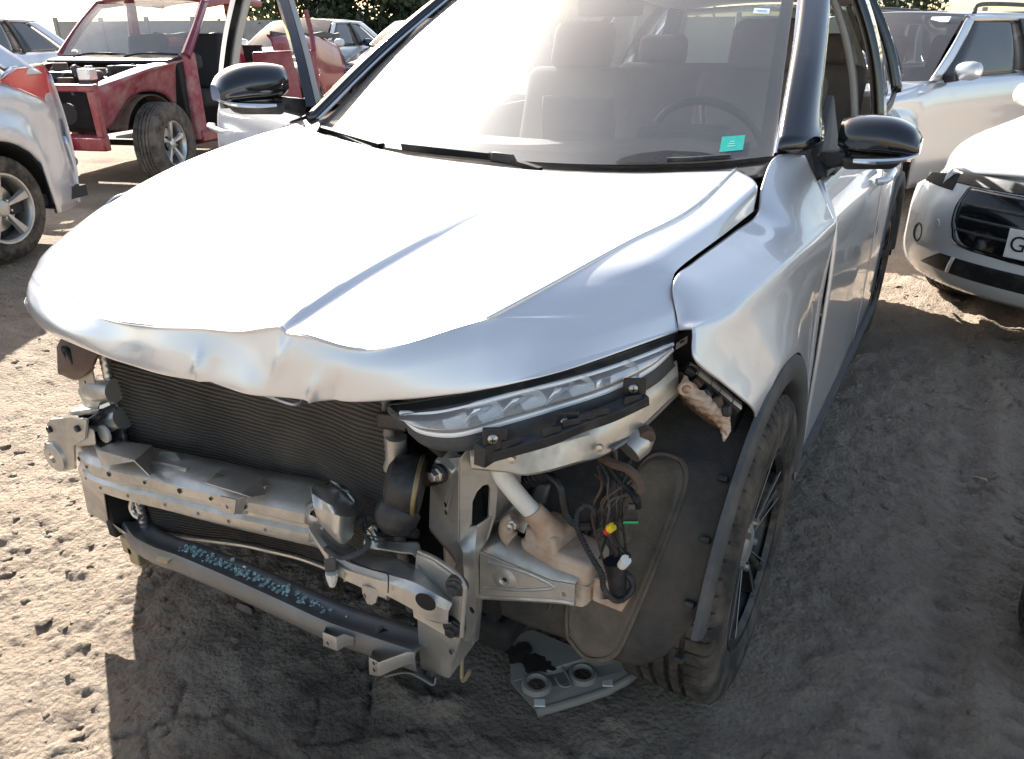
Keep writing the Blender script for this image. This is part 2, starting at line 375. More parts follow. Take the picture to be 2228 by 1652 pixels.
def earth(name, cols, bump=1.1):
    m = bpy.data.materials.new(name); m.use_nodes = True; nt = m.node_tree; N = nt.nodes; L = nt.links; b = N['Principled BSDF']
    b.inputs['Roughness'].default_value = .95; b.inputs['Specular IOR Level'].default_value = .15
    tc = N.new('ShaderNodeTexCoord')
    def nz(s, d=6, r=.65):
        n = N.new('ShaderNodeTexNoise'); n.inputs['Scale'].default_value = s; n.inputs['Detail'].default_value = d; n.inputs['Roughness'].default_value = r; L.new(tc.outputs['Object'], n.inputs['Vector']); return n.outputs[0]
    def mix(f, A, B, lo=.35, hi=.65):
        r = N.new('ShaderNodeMapRange'); r.inputs[1].default_value = lo; r.inputs[2].default_value = hi; L.new(f, r.inputs[0])
        x = N.new('ShaderNodeMix'); x.data_type = 'RGBA'; L.new(r.outputs[0], x.inputs[0])
        for i, q in ((6, A), (7, B)):
            if isinstance(q, tuple): x.inputs[i].default_value = (*q, 1)
            else: L.new(q, x.inputs[i])
        return x.outputs[2]
    c = mix(nz(1.3), cols[0], cols[1]); c = mix(nz(7), c, cols[2], .42, .72); c = mix(nz(45, 5, .7), c, cols[3], .50, .78); c = mix(nz(160, 3), c, cols[0], .55, .8); c = mix(nz(.55, 3, .5), c, tuple(q*.55 for q in cols[1]), .60, .70)
    L.new(c, b.inputs['Base Color'])
    n1, n2 = nz(55, 8, .72), nz(240, 4, .6)
    vo = N.new('ShaderNodeTexVoronoi'); vo.inputs['Scale'].default_value = 75; L.new(tc.outputs['Object'], vo.inputs['Vector'])
    v2 = N.new('ShaderNodeMath'); v2.operation = 'MULTIPLY_ADD'; v2.inputs[1].default_value = -.55; L.new(vo.outputs['Distance'], v2.inputs[0]); L.new(n1, v2.inputs[2]); n1 = v2.outputs[0]
    ad = N.new('ShaderNodeMath'); ad.operation = 'MULTIPLY_ADD'; ad.inputs[1].default_value = .35; L.new(n2, ad.inputs[0]); L.new(n1, ad.inputs[2])
    bp = N.new('ShaderNodeBump'); bp.inputs['Strength'].default_value = bump; bp.inputs['Distance'].default_value = .02; L.new(ad.outputs[0], bp.inputs['Height']); L.new(bp.outputs[0], b.inputs['Normal'])
    return m
M['earth'] = earth('dried_mud', ((.370, .298, .228), (.308, .246, .188), (.425, .348, .274), (.245, .187, .140)))
M['clod'] = earth('mud_clod_earth', ((.385, .32, .258), (.32, .262, .21), (.44, .37, .302), (.27, .215, .168)), .35)
me.materials.append(M['earth'])
# loose clods and stones, too many to count
_ico = bmesh.new(); bmesh.ops.create_icosphere(_ico, subdivisions=2, radius=1); _iv = np.array([v.co[:] for v in _ico.verts]); _if = [[v.index for v in f.verts] for f in _ico.faces]
_ico1 = bmesh.new(); bmesh.ops.create_icosphere(_ico1, subdivisions=1, radius=1); _jv = np.array([v.co[:] for v in _ico1.verts]); _jf = [[v.index for v in f.verts] for f in _ico1.faces]
mb = MB()
def clod(x, y, r, base=_iv, faces=_if):
    V = base*1.0; ph = RNG.uniform(0, 50, 3)
    k = 1+.55*np.array([noise.noise(Vector(p*1.5+ph)) for p in V])+.30*np.array([noise.noise(Vector(p*3.0+ph)) for p in V])
    V = V*k[:, None]*np.array([RNG.uniform(.8, 1.35), RNG.uniform(.8, 1.2), RNG.uniform(.40, .70)])*r
    a = RNG.uniform(0, 6.3); c, s = math.cos(a), math.sin(a); V = V@np.array([[c, -s, 0], [s, c, 0], [0, 0, 1]])
    return V
CX = []
for _ in range(620): CX.append((RNG.uniform(-1.9, -.02), RNG.uniform(-.95, .4), RNG.lognormal(-4.95, .5)))
for _ in range(500): CX.append((RNG.uniform(-.1, 2.2), RNG.uniform(-.8, .9), RNG.lognormal(-5.3, .4)))
for _ in range(500): CX.append((RNG.uniform(.9, 3), RNG.uniform(.9, 4.5), RNG.lognormal(-4.5, .5)))
for _ in range(400): CX.append((RNG.uniform(-5, -1.5), RNG.uniform(-.6, 3.5), RNG.lognormal(-4.3, .5)))
cz = gheight(np.array([c[0] for c in CX]), np.array([c[1] for c in CX]))
for (x, y, r), z in zip(CX, cz):
    r = min(r, .019); big = r > .008
    mb.add(clod(x, y, r, _iv if big else _jv, _if if big else _jf)+np.array([x, y, z-r*.16]), _if if big else _jf)
o = mb.build('mud_clods', M['earth'], smooth=180); o['label'] = 'loose dried mud clods scattered over the yard'; o['category'] = 'clods'; o['kind'] = 'stuff'
# ================================================================== THE WRECKED CAR: body
CAR = thing('wrecked_car', 'silver crossover with its front bumper torn off and a buckled hood', 'car', (0, 0, 0))
# ---- hood
H = [
 [(-.82,.42,1.08),(-.75,.43,1.120),(-.60,.385,1.102),(-.29,.31,1.08),(-.15,.28,1.075),(.05,.262,1.072),(.25,.262,1.07),(.466,.335,1.07),(.655,.44,1.08),(.735,.31,1.072),(.748,.26,1.024)],
 [(-.83,.05,1.00),(-.765,.05,1.058),(-.58,.06,1.074),(-.29,.05,1.062),(-.15,.05,1.059),(.05,.05,1.056),(.275,.05,1.049),(.46,.05,1.055),(.672,.05,1.056),(.725,.045,1.043),(.745,.04,1.017)],
 [(-.84,-.2,.93),(-.77,-.21,.985),(-.57,-.2,1.03),(-.29,-.2,1.032),(-.15,-.2,1.034),(.05,-.2,1.036),(.28,-.2,1.031),(.46,-.2,1.038),(.64,-.19,1.038),(.70,-.185,1.030),(.737,-.175,1.008)],
 [(-.84,-.36,.85),(-.76,-.40,.905),(-.55,-.44,.965),(-.29,-.47,.968),(-.15,-.47,.985),(.05,-.46,1.0),(.285,-.45,1.004),(.45,-.43,1.008),(.60,-.38,1.012),(.685,-.29,1.0),(.738,-.215,.995)],
 [(-.80,-.42,.815),(-.72,-.48,.86),(-.52,-.575,.89),(-.29,-.62,.897),(-.15,-.655,.913),(.08,-.672,.938),(.30,-.667,.972),(.43,-.632,.955),(.562,-.51,.988),(.675,-.36,.972),(.75,-.238,.972)],
 [(-.78,-.45,.80),(-.70,-.51,.83),(-.51,-.605,.85),(-.29,-.663,.858),(-.12,-.69,.876),(.10,-.70,.90),(.325,-.69,.918),(.455,-.65,.912),(.577,-.548,.942),(.685,-.41,.940),(.76,-.252,.948)],
 [(-.755,-.487,.80),(-.68,-.532,.806),(-.48,-.608,.815),(-.265,-.660,.834),(-.06,-.686,.850),(.165,-.694,.866),(.36,-.672,.872),(.472,-.630,.883),(.58,-.56,.897),(.678,-.455,.914),(.77,-.267,.926)],
 [(-.745,-.470,.812),(-.67,-.512,.818),(-.47,-.586,.828),(-.26,-.636,.848),(-.06,-.662,.864),(.16,-.668,.880),(.352,-.648,.886),(.462,-.608,.897),(.568,-.54,.91),(.668,-.44,.926),(.758,-.255,.938)],
]
def _mix(a, b, t): return [tuple(np.array(p)*(1-t)+np.array(q)*t) for p, q in zip(a, b)]
H[5] = [h5 if i < 4 else tuple((np.array(a)+np.array(b))/2+np.array((0, -.005, .003))) for i, (h5, a, b) in enumerate(zip(H[5], H[4], H[6]))]       # flat front face
_up = crt(np.array(H), np.array([3.75])); _dn = crt(np.array(H), np.array([4.3]))
_a, _b = _mix(H[4], H[3], .14), _mix(H[4], H[5], .16)
for c in (0, 1, 2, 3, 9, 10): _a[c] = tuple(_up[0][c]); _b[c] = tuple(_dn[0][c])
H = H[:4]+[_a, H[4], _b]+H[5:]     # crisp brow, fading out into the side
def _shoulder(i, r):       # crisp shoulder behind the brow, smooth below it
    s = crt(np.array(r), np.array([7.7, 8.35])); k = 1 if i < 6 else 0
    a = s[0]*(1-k)+(np.array(r[8])*.9+np.array(r[7])*.1)*k; b = s[1]*(1-k)+(np.array(r[8])*.82+np.array(r[9])*.18)*k
    return r[:8]+[tuple(a), r[8], tuple(b)]+r[9:]
H = [_shoulder(i, r) for i, r in enumerate(H)]
NU, NV = 420, 240
A = loft(H, NU, NV)
X_, Y_, Z_ = A[..., 0], A[..., 1], A[..., 2]
top = sstep(.90, .955, Z_)*sstep(-.75, -.6, Y_)
yy = np.clip((.20-Y_)/.87, 0, 1)
cl = .285+.012*yy                                # left crease: a step that faces the fender
A[..., 2] += (.002+.0125*yy**1.0)*sstep(cl+.009, cl-.003, X_)*sstep(-.25, .2, X_)*top*sstep(.22, .10, Y_)
cr_ = -.285-.02*yy
A[..., 2] -= (.010*yy)*np.exp(-((X_-cr_)/.018)**2)*sstep(.80, .90, Z_)*sstep(-.35, -.45, Y_)*sstep(-.66, -.58, Y_)
def dent(cx, cy, cz, sx, sy, sz, d, vec):
    g = np.exp(-((X_-cx)/sx)**2-((Y_-cy)/sy)**2-((Z_-cz)/sz)**2)
    for i in range(3): A[..., i] += d*g*vec[i]
dent(.20, -.66, .95, .075, .10, .08, .018, (0, .5, -.8))       # trough beside the crease at the brow
dent(.03, -.67, .90, .09, .10, .09, .010, (0, -.9, -.3))       # bulge
dent(-.12, -.62, .91, .10, .10, .09, .012, (0, .3, -1))
dent(-.42, -.52, .90, .10, .07, .09, .012, (0, 0, -1))
def fold(cx, cz, sx, sz, d, lean=0):       # small sharp folds in the lip
    g = np.exp(-np.abs(X_-cx-lean*(Z_-cz))/sx-((Z_-cz)/sz)**2)*sstep(-.5, -.6, Y_)
    A[..., 1] -= d*g; A[..., 2] -= .25*d*g
fold(.125, .885, .010, .022, .010); fold(.150, .878, .020, .03, -.006, .3); fold(.355, .888, .007, .026, .012, .35); fold(.385, .882, .018, .030, -.008, .35); fold(.30, .93, .012, .04, .009, .5)
dent(.24, -.69, .87, .05, .05, .04, .010, (0, -1, 0))
hood = MB().grid(A, flip=True).build('hood', M['silver'], CAR, smooth=180, solid=.004, soff=-1)
hood['label'] = 'buckled silver hood, bent down at its right front corner'

# ---- left fender and body side (mirror for the right)
def side_sections():
    S = []
    def add(y, L): S.append([np.array(p, float) for p in L])
    return S
def arch_z(y, yc, R): 
    q = R*R-(y-yc)**2; return .335+math.sqrt(q) if q > 0 else -1
F_TOP = [(.772,-.262,.926),(.742,-.228,.992),(.740,-.12,1.000),(.746,.10,1.006),(.752,.268,1.014),(.742,.328,1.066),(.735,.46,1.110),(.775,.585,1.10)]
F_CR = [(.795,-.262,.920),(.816,-.185,.938),(.830,-.09,.947),(.850,.11,.957),(.857,.27,.954),(.862,.38,.950),(.866,.475,.947),(.870,.585,.944)]
F_END = [(.888,-.178,.735),(.892,-.085,.778),(.894,.0,.792),(.894,.155,.765),(.893,.28,.692),(.892,.39,.568),(.888,.475,.30),(.880,.585,.26)]
FEN = []
for t_, c_, e_ in zip(F_TOP, F_CR, F_END):     # top shelf, crisp crease, flat side
    t_, c_, e_ = np.array(t_), np.array(c_), np.array(e_); sd = e_-c_
    def sp(k, b): q = c_+sd*k; q[0] = c_[0]+sd[0]*k**.75-b; return q
    FEN.append([t_, t_*.5+c_*.5+np.array((0, 0, .003)), t_*.12+c_*.88+np.array((0, 0, .001)), c_, sp(.07, .001), sp(.30, .006), sp(.62, .004), sp(.90, .0), e_])
def body_x(z, y):     # side of the body behind the fender
    base = np.interp(z, [.20, .26, .44, .60, .80, .90, .944, 1.0, 1.06, 1.1], [.84, .880, .8835, .884, .882, .877, .870, .844, .812, .79])
    return base-np.interp(y, [1.2, 2.2, 2.6, 3.0, 3.2, 3.4], [0, .018, .032, .055, .09, .16])-max(0, z-.98)*np.interp(y, [1.2, 2.2, 3.0], [0, .15, .45])
def belt(y): return 1.045+.035*(y-.6)/1.0 if y < 2.3 else 1.1045+.10*(y-2.3)
def side_panel(y0, y1, zb, arch=None, n=24, m=26):
    G = []
    for y in np.linspace(y0, y1, n):
        b = zb
        if arch is not None: b = max(b, arch_z(y, arch, .455))
        zs = b+(belt(y)-b)*np.linspace(0, 1, m)
        G.append([(body_x(z, y), y, z) for z in zs])
    return np.array(G)
def mirror(A): B = np.array(A, float).copy(); B[..., 0] *= -1; return B
_p = [at((1505, 718), x=.796), at((1511, 785), x=.812), at((1632, 887), x=.885), at((1642, 915), x=.889)]
FEN[0] = [FEN[0][0], FEN[0][0]*.5+_p[0]*.5, FEN[0][0]*.12+_p[0]*.88, _p[0], _p[0]*.85+_p[1]*.15, _p[1], _p[1]*.5+_p[2]*.5, _p[2], _p[3]]
FA = loft(FEN, 90, 110)
fender = MB().grid(FA, flip=False).build('fender', M['silver'], CAR, smooth=180, solid=.004, soff=1)
fender['label'] = 'left front fender, torn open behind the headlight'
MB().grid(mirror(FA), flip=True).build('fender', M['silver'], CAR, smooth=180, solid=.004, soff=1)
MB().grid(side_panel(.590, 1.640, .26), flip=True).build('door', M['silver'], CAR, smooth=180, solid=.006, soff=-1)
MB().grid(side_panel(1.646, 2.62, .26, 2.61), flip=True).build('door', M['silver'], CAR, smooth=180, solid=.006, soff=-1)
MB().grid(side_panel(2.625, 3.40, .34, 2.61), flip=True).build('quarter_panel', M['silver'], CAR, smooth=180, solid=.006, soff=-1)
MB().grid(mirror(side_panel(1.646, 3.40, .30, 2.61))).build('quarter_panel', M['silver'], CAR, smooth=180, solid=.006, soff=-1)
for s in (1, -1):    # dark sill under the doors, with a bright strip
    MB().hexa([(s*.80,.47,.17),(s*.855,.47,.19),(s*.855,2.16,.19),(s*.80,2.16,.17),(s*.80,.47,.29),(s*.893,.47,.275),(s*.893,2.16,.275),(s*.80,2.16,.29)]).build('sill', M['grey_pl'], CAR, bevel=.008)
MB().hexa([(.886,.60,.300),(.900,.60,.300),(.900,2.15,.300),(.886,2.15,.300),(.884,.60,.312),(.898,.60,.312),(.898,2.15,.312),(.884,2.15,.312)]).build('sill_strip', M['grey_pl'], CAR)
# door handles
for y in (1.45, 2.38):
    MB().tube([(.878,y-.11,.935),(.905,y-.09,.94),(.908,y,.945),(.905,y+.09,.948),(.878,y+.11,.948)], .012, n=24).build('door_handle', M['silver'], CAR)
# rear end closing
RE = [[(x*.83,3.47,z) for x in (-1,-.6,0,.6,1)] for z in (.34,)]
rear = loft([[(-.71,3.38,.34),(-.45,3.47,.32),(0,3.52,.32),(.45,3.47,.32),(.71,3.38,.34)],[(-.72,3.39,.72),(-.45,3.47,.72),(0,3.51,.72),(.45,3.47,.72),(.72,3.39,.72)],[(-.62,3.37,1.10),(-.42,3.42,1.08),(0,3.46,1.08),(.42,3.42,1.08),(.62,3.37,1.10)]], 30, 20)
MB().grid(rear).build('tailgate', M['silver'], CAR, smooth=180, solid=.006)
rg = loft([[(-.58,3.36,1.13),(0,3.45,1.10),(.58,3.36,1.13)],[(-.44,3.15,1.50),(0,3.22,1.52),(.44,3.15,1.50)]], 20, 10)
MB().grid(rg).build('rear_window', M['glass'], CAR, smooth=180, solid=.004)
for s in (1, -1):
    MB().hexa([(s*.62,3.46,1.10),(s*.67,3.36,1.10),(s*.66,3.30,1.11),(s*.58,3.42,1.12),(s*.43,3.20,1.50),(s*.465,3.08,1.51),(s*.46,3.00,1.51),(s*.42,3.14,1.50)]).build('rear_pillar', M['black_gloss'], CAR, bevel=.01)
# ---- roof
ROOF = [[(-.575,1.235,1.556),(-.3,1.165,1.582),(0,1.14,1.59),(.3,1.165,1.582),(.575,1.235,1.556)],
        [(-.595,1.8,1.588),(-.3,1.8,1.622),(0,1.8,1.63),(.3,1.8,1.622),(.595,1.8,1.588)],
        [(-.535,2.5,1.58),(-.27,2.5,1.612),(0,2.5,1.622),(.27,2.5,1.612),(.535,2.5,1.58)],
        [(-.46,3.16,1.515),(-.24,3.24,1.545),(0,3.26,1.555),(.24,3.24,1.545),(.46,3.16,1.515)]]
RA = loft(ROOF, 30, 30)
roof = MB().grid(RA).build('roof', M['black_gloss'], CAR, smooth=180, solid=.01, soff=1)
MB().grid(RA-np.array([0, 0, .025]), flip=True).build('headliner', M['headliner'], CAR, smooth=180)
for s in (1, -1):
    MB().tube([(s*.575,1.35,1.585),(s*.575,1.5,1.635),(s*.54,2.2,1.645),(s*.48,2.9,1.60),(s*.46,3.05,1.555)], .014, n=40).build('roof_rail', M['black_pl'], CAR)
# ---- windshield
WB = [(-.722,.505,1.100),(-.56,.435,1.086),(-.3,.362,1.078),(0,.338,1.075),(.3,.352,1.078),(.56,.43,1.088),(.722,.510,1.106)]
WT = [(-.570,1.232,1.552),(-.42,1.195,1.566),(-.22,1.165,1.578),(0,1.155,1.583),(.22,1.165,1.578),(.42,1.195,1.566),(.570,1.232,1.552)]
WM = [np.array(a)*.5+np.array(b)*.5+np.array((0, -.035*(1-abs(i-3)/4.2), .028*(1-abs(i-3)/4.5))) for i, (a, b) in enumerate(zip(WB, WT))]
WA = loft([WB, WM, WT], 60, 40)
ws = MB().grid(WA).build('windshield', M['windshield'], CAR, smooth=180)
ws['label'] = 'dusty windshield with a teal sticker in its lower corner'
def wsp(s, t, off=.004):     # a point on the windshield, s across from the right, t upwards
    i = s*(WA.shape[1]-1); j = t*(WA.shape[0]-1); i0 = min(int(i), WA.shape[1]-2); j0 = min(int(j), WA.shape[0]-2); fi, fj = i-i0, j-j0
    p = (WA[j0, i0]*(1-fi)+WA[j0, i0+1]*fi)*(1-fj)+(WA[j0+1, i0]*(1-fi)+WA[j0+1, i0+1]*fi)*fj
    n = np.cross(WA[j0, i0+1]-WA[j0, i0], WA[j0+1, i0]-WA[j0, i0]); n /= np.linalg.norm(n)
    return p+n*off
# printed black border
def band(s0, s1, t0, t1, n=40, off=-.003): return np.array([[wsp(s0+(s1-s0)*i/(n-1), t0+(t1-t0)*j/5., off) for i in range(n)] for j in range(6)])
MB().grid(band(0, 1, 0, .045)).build('glass_border', M['black_pl'], CAR, smooth=180)
MB().grid(band(0, .035, .045, 1, 12)).build('glass_border', M['black_pl'], CAR, smooth=180)
MB().grid(band(.965, 1, .045, 1, 12)).build('glass_border', M['black_pl'], CAR, smooth=180)
# stickers inside the glass
_SS, _TT = np.meshgrid(np.linspace(0, 1, 161), np.linspace(0, .95, 101)); _WP = np.array([wsp(a, b, 0) for a, b in zip(_SS.ravel(), _TT.ravel())])
def find_ws(u, v):
    r = ray(u, v); q = np.cross(_WP-CAMP, r); k = int(np.argmin((q*q).sum(1))); return float(_SS.ravel()[k]), float(_TT.ravel()[k])
s0, t0 = find_ws(1596, 311)
def ws_patch(s, t, ds, dt, off, n=5): return np.array([[wsp(s+ds*(i/(n-1)-.5), t+dt*(j/(n-1)-.5), off) for i in range(n)] for j in range(n)])
st = MB().grid(ws_patch(s0, t0, .052, .060, .0015)).build('sticker', M['teal'], CAR, smooth=180); st['label'] = 'teal inspection sticker'
for k in range(3): MB().grid(ws_patch(s0-.002, t0-.010+k*.009, .018-.004*k, .002, .0022)).build('sticker_print', M['paper'], st, smooth=180)
s1, t1 = find_ws(1655, 26)
st2 = MB().grid(ws_patch(s1, t1, .045, .032, .0015)).build('sticker', M['paper'], CAR, smooth=180); st2['label'] = 'small pale sticker'
MB().grid(ws_patch(s1, t1, .030, .006, .0022)).build('sticker_print', M['ink'], st2, smooth=180)
# ---- pillars and window frames
def strip(P, Q, n=24, w=None): return np.array([cr(P, n), cr(Q, n)]).transpose(1, 0, 2)
for s in (1, -1):
    a = [(s*.728,.500,1.108),(s*.668,.84,1.325),(s*.578,1.235,1.556)]
    b = [(s*.765,.53,1.112),(s*.712,.86,1.325),(s*.612,1.28,1.560)]
    c = [at((1772, 322), y=.62)*(s, 1, 1), at((1764, 224), y=.80)*(s, 1, 1), at((1782, 24), y=1.06)*(s, 1, 1), np.array((s*.628, 1.31, 1.556))]
    g = loft([a, b, c], 24, 8)
    MB().grid(g, flip=(s < 0)).build('a_pillar', M['black_gloss'], CAR, smooth=180, solid=.03, soff=-1)
    MB().tube([np.array(p)+np.array((s*.001, -.004, .004)) for p in a], .0055, 6, n=24).build('windshield_trim', M['chrome'], CAR)
def G(y, s):      # left window plane between belt and roof rail
    bx, bz = min(body_x(1.06, y)+.004, np.interp(y, [.6, 1.2, 1.7, 2.2, 2.6, 3.0, 3.3], [.83, .822, .81, .79, .765, .72, .67])), belt(y)+.002; tx, tz = np.interp(y, [1.3, 1.7, 2.2, 2.6, 3.1], [.625, .620, .575, .535, .47]), np.interp(y, [1.3, 1.8, 2.6, 3.1], [1.545, 1.572, 1.565, 1.52])
    k = .03*math.sin(math.pi*s); return np.array((bx+(tx-bx)*s+k, y, bz+(tz-bz)*s))
def gband(y0, y1, s0, s1, n=14, m=8, dx=0): return np.array([[G(y0+(y1-y0)*j/(m-1), s0+(s1-s0)*i/(n-1))+np.array((dx, 0, 0)) for i in range(n)] for j in range(m)])
def sym(A, name, mat, flip=False, **k):
    MB().grid(A, flip=flip).build(name, mat, CAR, **k)
    MB().grid(mirror(A), flip=not flip).build(name, mat, CAR, **k)
sym(gband(1.60, 1.70, 0, 1), 'b_pillar', M['black_gloss'], smooth=180, solid=.04, soff=-1)
sym(gband(2.52, 2.62, 0, 1), 'c_pillar', M['black_gloss'], smooth=180, solid=.04, soff=-1)
sym(gband(2.95, 3.22, 0, 1), 'c_pillar', M['black_gloss'], smooth=180, solid=.04, soff=-1)
sym(gband(1.30, 3.2, .92, 1.02, m=30), 'roof_frame', M['black_gloss'], smooth=180, solid=.04, soff=-1)
sym(gband(1.71, 2.51, .02, .92, m=20, dx=-.012), 'side_window', M['glass'], smooth=180)
sym(gband(2.63, 2.94, .04, .92, m=10, dx=-.012), 'side_window', M['glass_dark'], smooth=180)
MB().grid(gband(.70, 3.2, -.02, .035, n=4, m=40, dx=.006)).build('belt_trim', M['black_pl'], CAR, smooth=180, solid=.012, soff=-1)
MB().grid(gband(1.61, 1.66, .0, .92, n=14, m=3, dx=-.055)).build('pillar_trim', M['headliner'], CAR, smooth=180, solid=.02)
MB().hexa([(.80,.60,1.06),(.835,.60,1.05),(.835,.80,1.06),(.80,.80,1.07),(.775,.66,1.10),(.80,.66,1.10),(.775,.90,1.22),(.755,.90,1.22)]).build('mirror_triangle', M['black_pl'], CAR, bevel=.004)
# ---- mirrors
def mirror_unit(parent, O, ax, fw, sgn, mat, k=1):
    """O: inner base on the door; ax: outward; fw: backward"""
    up = np.array((0, 0, 1.)); O = np.array(O, float); ax = np.array(ax, float); fw = np.array(fw, float)
    def L(a, b, c): return O+(ax*a+fw*b+up*c)*k
    root = bpy.data.objects.new('door_mirror', None); COL.objects.link(root); root.parent = parent
    # housing: rounded shell lofted from inner to outer end, rings around
    secs = [(.045,.055,.062,.060,.030),(.07,.075,.072,.078,.030),(.11,.085,.078,.086,.030),(.16,.088,.078,.084,.028),(.20,.086,.074,.074,.020),(.232,.078,.060,.056,.010),(.250,.064,.036,.032,.0)]
    A = []
    for a, dep, hh, hl, cz in secs:
        ringp = []
        for t in np.linspace(0, 2*math.pi, 28, endpoint=False):
            c_, s_ = math.cos(t), math.sin(t)
            px = math.copysign(abs(c_)**.62, c_); pz = math.copysign(abs(s_)**.62, s_)
            b = (-dep*(1-.25*max(0, pz))*1.0 if px < 0 else .022)*abs(px); ringp.append(L(a, b, cz+.045+(hh*.62 if pz > 0 else hl*.62)*pz))
        A.append(ringp)
    mb = MB(); A = np.array(A); mb.grid(loft(list(np.concatenate([A, A[:, :1]], 1)), 57, 40), flip=(sgn < 0)); 
    mb.f.append(tuple(range(39*57, 40*57-1)))
    mb.build('housing', mat, root, smooth=60, bevel=0)
    MB().tube([L(.10,-.081,.010),(L(.16,-.086,.012)),L(.22,-.078,.018),L(.252,-.050,.028)], [.006,.008,.007,.004], 8, n=24).build('indicator', M['chrome'], root)
    MB().hexa([L(-.01,-.03,-.035),L(.07,-.045,-.012),L(.07,.02,-.012),L(-.01,.03,-.035),L(-.01,-.03,.02),L(.07,-.045,.03),L(.07,.02,.03),L(-.01,.03,.02)]).build('arm', M['black_pl'], root, bevel=.008)
    MB().hexa([L(.07,-.06,-.02),L(.20,-.06,-.012),L(.20,.0,-.012),L(.07,.0,-.02),L(.06,-.072,.015),L(.22,-.07,.015),L(.22,.015,.015),L(.06,.015,.015)]).build('underside', M['black_pl'], root, bevel=.01)
    MB().grid(np.array([[L(.05+.18*i/5, .024, .0+.085*j/5+.0) for i in range(6)] for j in range(6)])).build('mirror_glass', M['chrome'], root)
    return root
mirror_unit(CAR, (.805, .67, 1.085), (.995, -.02, .02), (0.05, 1, 0), 1, M['black_gloss'], .86)
# ---- open right front door with its own mirror
hx, hy = -.872, .60; oa = RAD(66); dd = np.array((-math.sin(oa), math.cos(oa), 0)); dn = np.array((-math.cos(oa), -math.sin(oa), 0))   # along the door, and its outer normal
def D(l, z, off=0): return np.array((hx, hy, 0))+dd*l+dn*(off)+np.array((0, 0, z+.075))
door = bpy.data.objects.new('open_door', None); COL.objects.link(door); door.parent = CAR; door['label'] = 'right front door standing open'
rows = []
for z, o_ in ((.30, -.03), (.36, .0), (.6, .006), (.8, .016), (.93, .005), (1.0, -.012), (1.055, -.035)): rows.append([D(0, z, o_-.01), D(.25, z, o_), D(.7, z, o_), D(1.03, z+.02, o_-.006)])
MB().grid(loft(rows, 30, 40), flip=True).build('door_skin', M['silver'], door, smooth=180, solid=.045, soff=-1)
fr_ = [D(.02, 1.06, -.04), D(.22, 1.25, -.09), D(.50, 1.46, -.155), D(.62, 1.525, -.18), D(.80, 1.545, -.185), D(.98, 1.54, -.185)]
MB().grid(sweep(fr_, [(-.016, -.022), (.016, -.022), (.016, .022), (-.016, .022), (-.016, -.022)], 40)).build('window_frame', M['black_gloss'], door, smooth=30)
MB().grid(sweep([p-dn*.03 for p in fr_], [(-.010, -.03), (.010, -.03), (.010, .022), (-.010, .022), (-.010, -.03)], 40)).build('frame_trim', M['headliner'], door, smooth=30)
up_ = [D(1.03, 1.06, -.035), D(1.02, 1.3, -.10), D(.985, 1.54, -.185)]
MB().grid(sweep(up_, [(-.03, -.012), (.03, -.012), (.03, .012), (-.03, .012), (-.03, -.012)], 16, up=dn)).build('window_frame', M['black_gloss'], door, smooth=30)
MB().grid(sweep([p-dn*.035-dd*.02 for p in up_], [(-.028, -.012), (.028, -.012), (.028, .012), (-.028, .012), (-.028, -.012)], 16, up=dn)).build('frame_trim', M['headliner'], door, smooth=30)
MB().grid(sweep([p+dd*.035-dn*.01 for p in up_], [(-.012, -.012), (.012, -.012), (.012, .012), (-.012, .012), (-.012, -.012)], 16, up=dn)).build('frame_edge', M['silver'], door, smooth=30)
MB().tube([D(.78, .925, .02), D(.80, .93, .045), D(.90, .935, .05), D(1.0, .94, .045), D(1.02, .938, .02)], .011, n=24).build('door_handle', M['silver'], door)
MB().box(D(.5, .72, -.075), (.9, .05, .55), np.array([dd, dn, (0, 0, 1)]).T).build('door_card', M['seat'], door, bevel=.02)
mirror_unit(door, D(.10, 1.075, -.03), dn, dd, -1, M['black_gloss'], 1.15)
# ---- wipers and cowl
cw = loft([[np.array(p)+np.array((0, -.10, -.035)) for p in WB], [np.array(p)+np.array((0, .01, -.012)) for p in WB]], 50, 6)
MB().grid(cw).build('cowl', M['black_pl'], CAR, smooth=180, solid=.004)
def wiper(a, b, c, d):
    r = bpy.data.objects.new('wiper', None); COL.objects.link(r); r.parent = CAR
    MB().grid(sweep([a, b], [(-.006, 0), (.006, 0), (.012, .018), (-.012, .018), (-.006, 0)], 12)).build('blade', M['black_pl'], r, smooth=30)
    MB().grid(sweep([c, d], [(-.008, -.006), (.008, -.006), (.010, .008), (-.010, .008), (-.008, -.006)], 12)).build('wiper_arm', M['black_pl'], r, smooth=30)
W = lambda s, t, o=.012: wsp(s, t, o)
P = lambda u, v, s: None
wiper(at((878, 326), y=.345), at((1085, 350), y=.33), at((1068, 338), y=.325), at((1175, 372), y=.29))
MB().hexa(pts(Z0, (1066, 352, 'y', .30), (1128, 362, 'y', .30), (1128, 362, 'y', .33), (1066, 352, 'y', .33), (1070, 330, 'y', .30), (1118, 336, 'y', .30), (1118, 336, 'y', .33), (1070, 330, 'y', .33))).build('wiper_bracket', M['black_pl'], CAR, bevel=.004)
wiper(at((690, 285), y=.48), at((830, 326), y=.37), at((745, 297), y=.43), at((810, 325), y=.36))
# black corner pieces between fender, hood and windshield
ca = loft([pts(Z0, (645, 262, 'x', -.79), (632, 270, 'x', -.80), (690, 296, 'y', .42)), pts(Z0, (668, 250, 'x', -.77), (690, 250, 'x', -.755), (697, 275, 'y', .46))], 16, 10)
MB().grid(ca).build('cowl_corner', M['black_pl'], CAR, smooth=180, solid=.006)
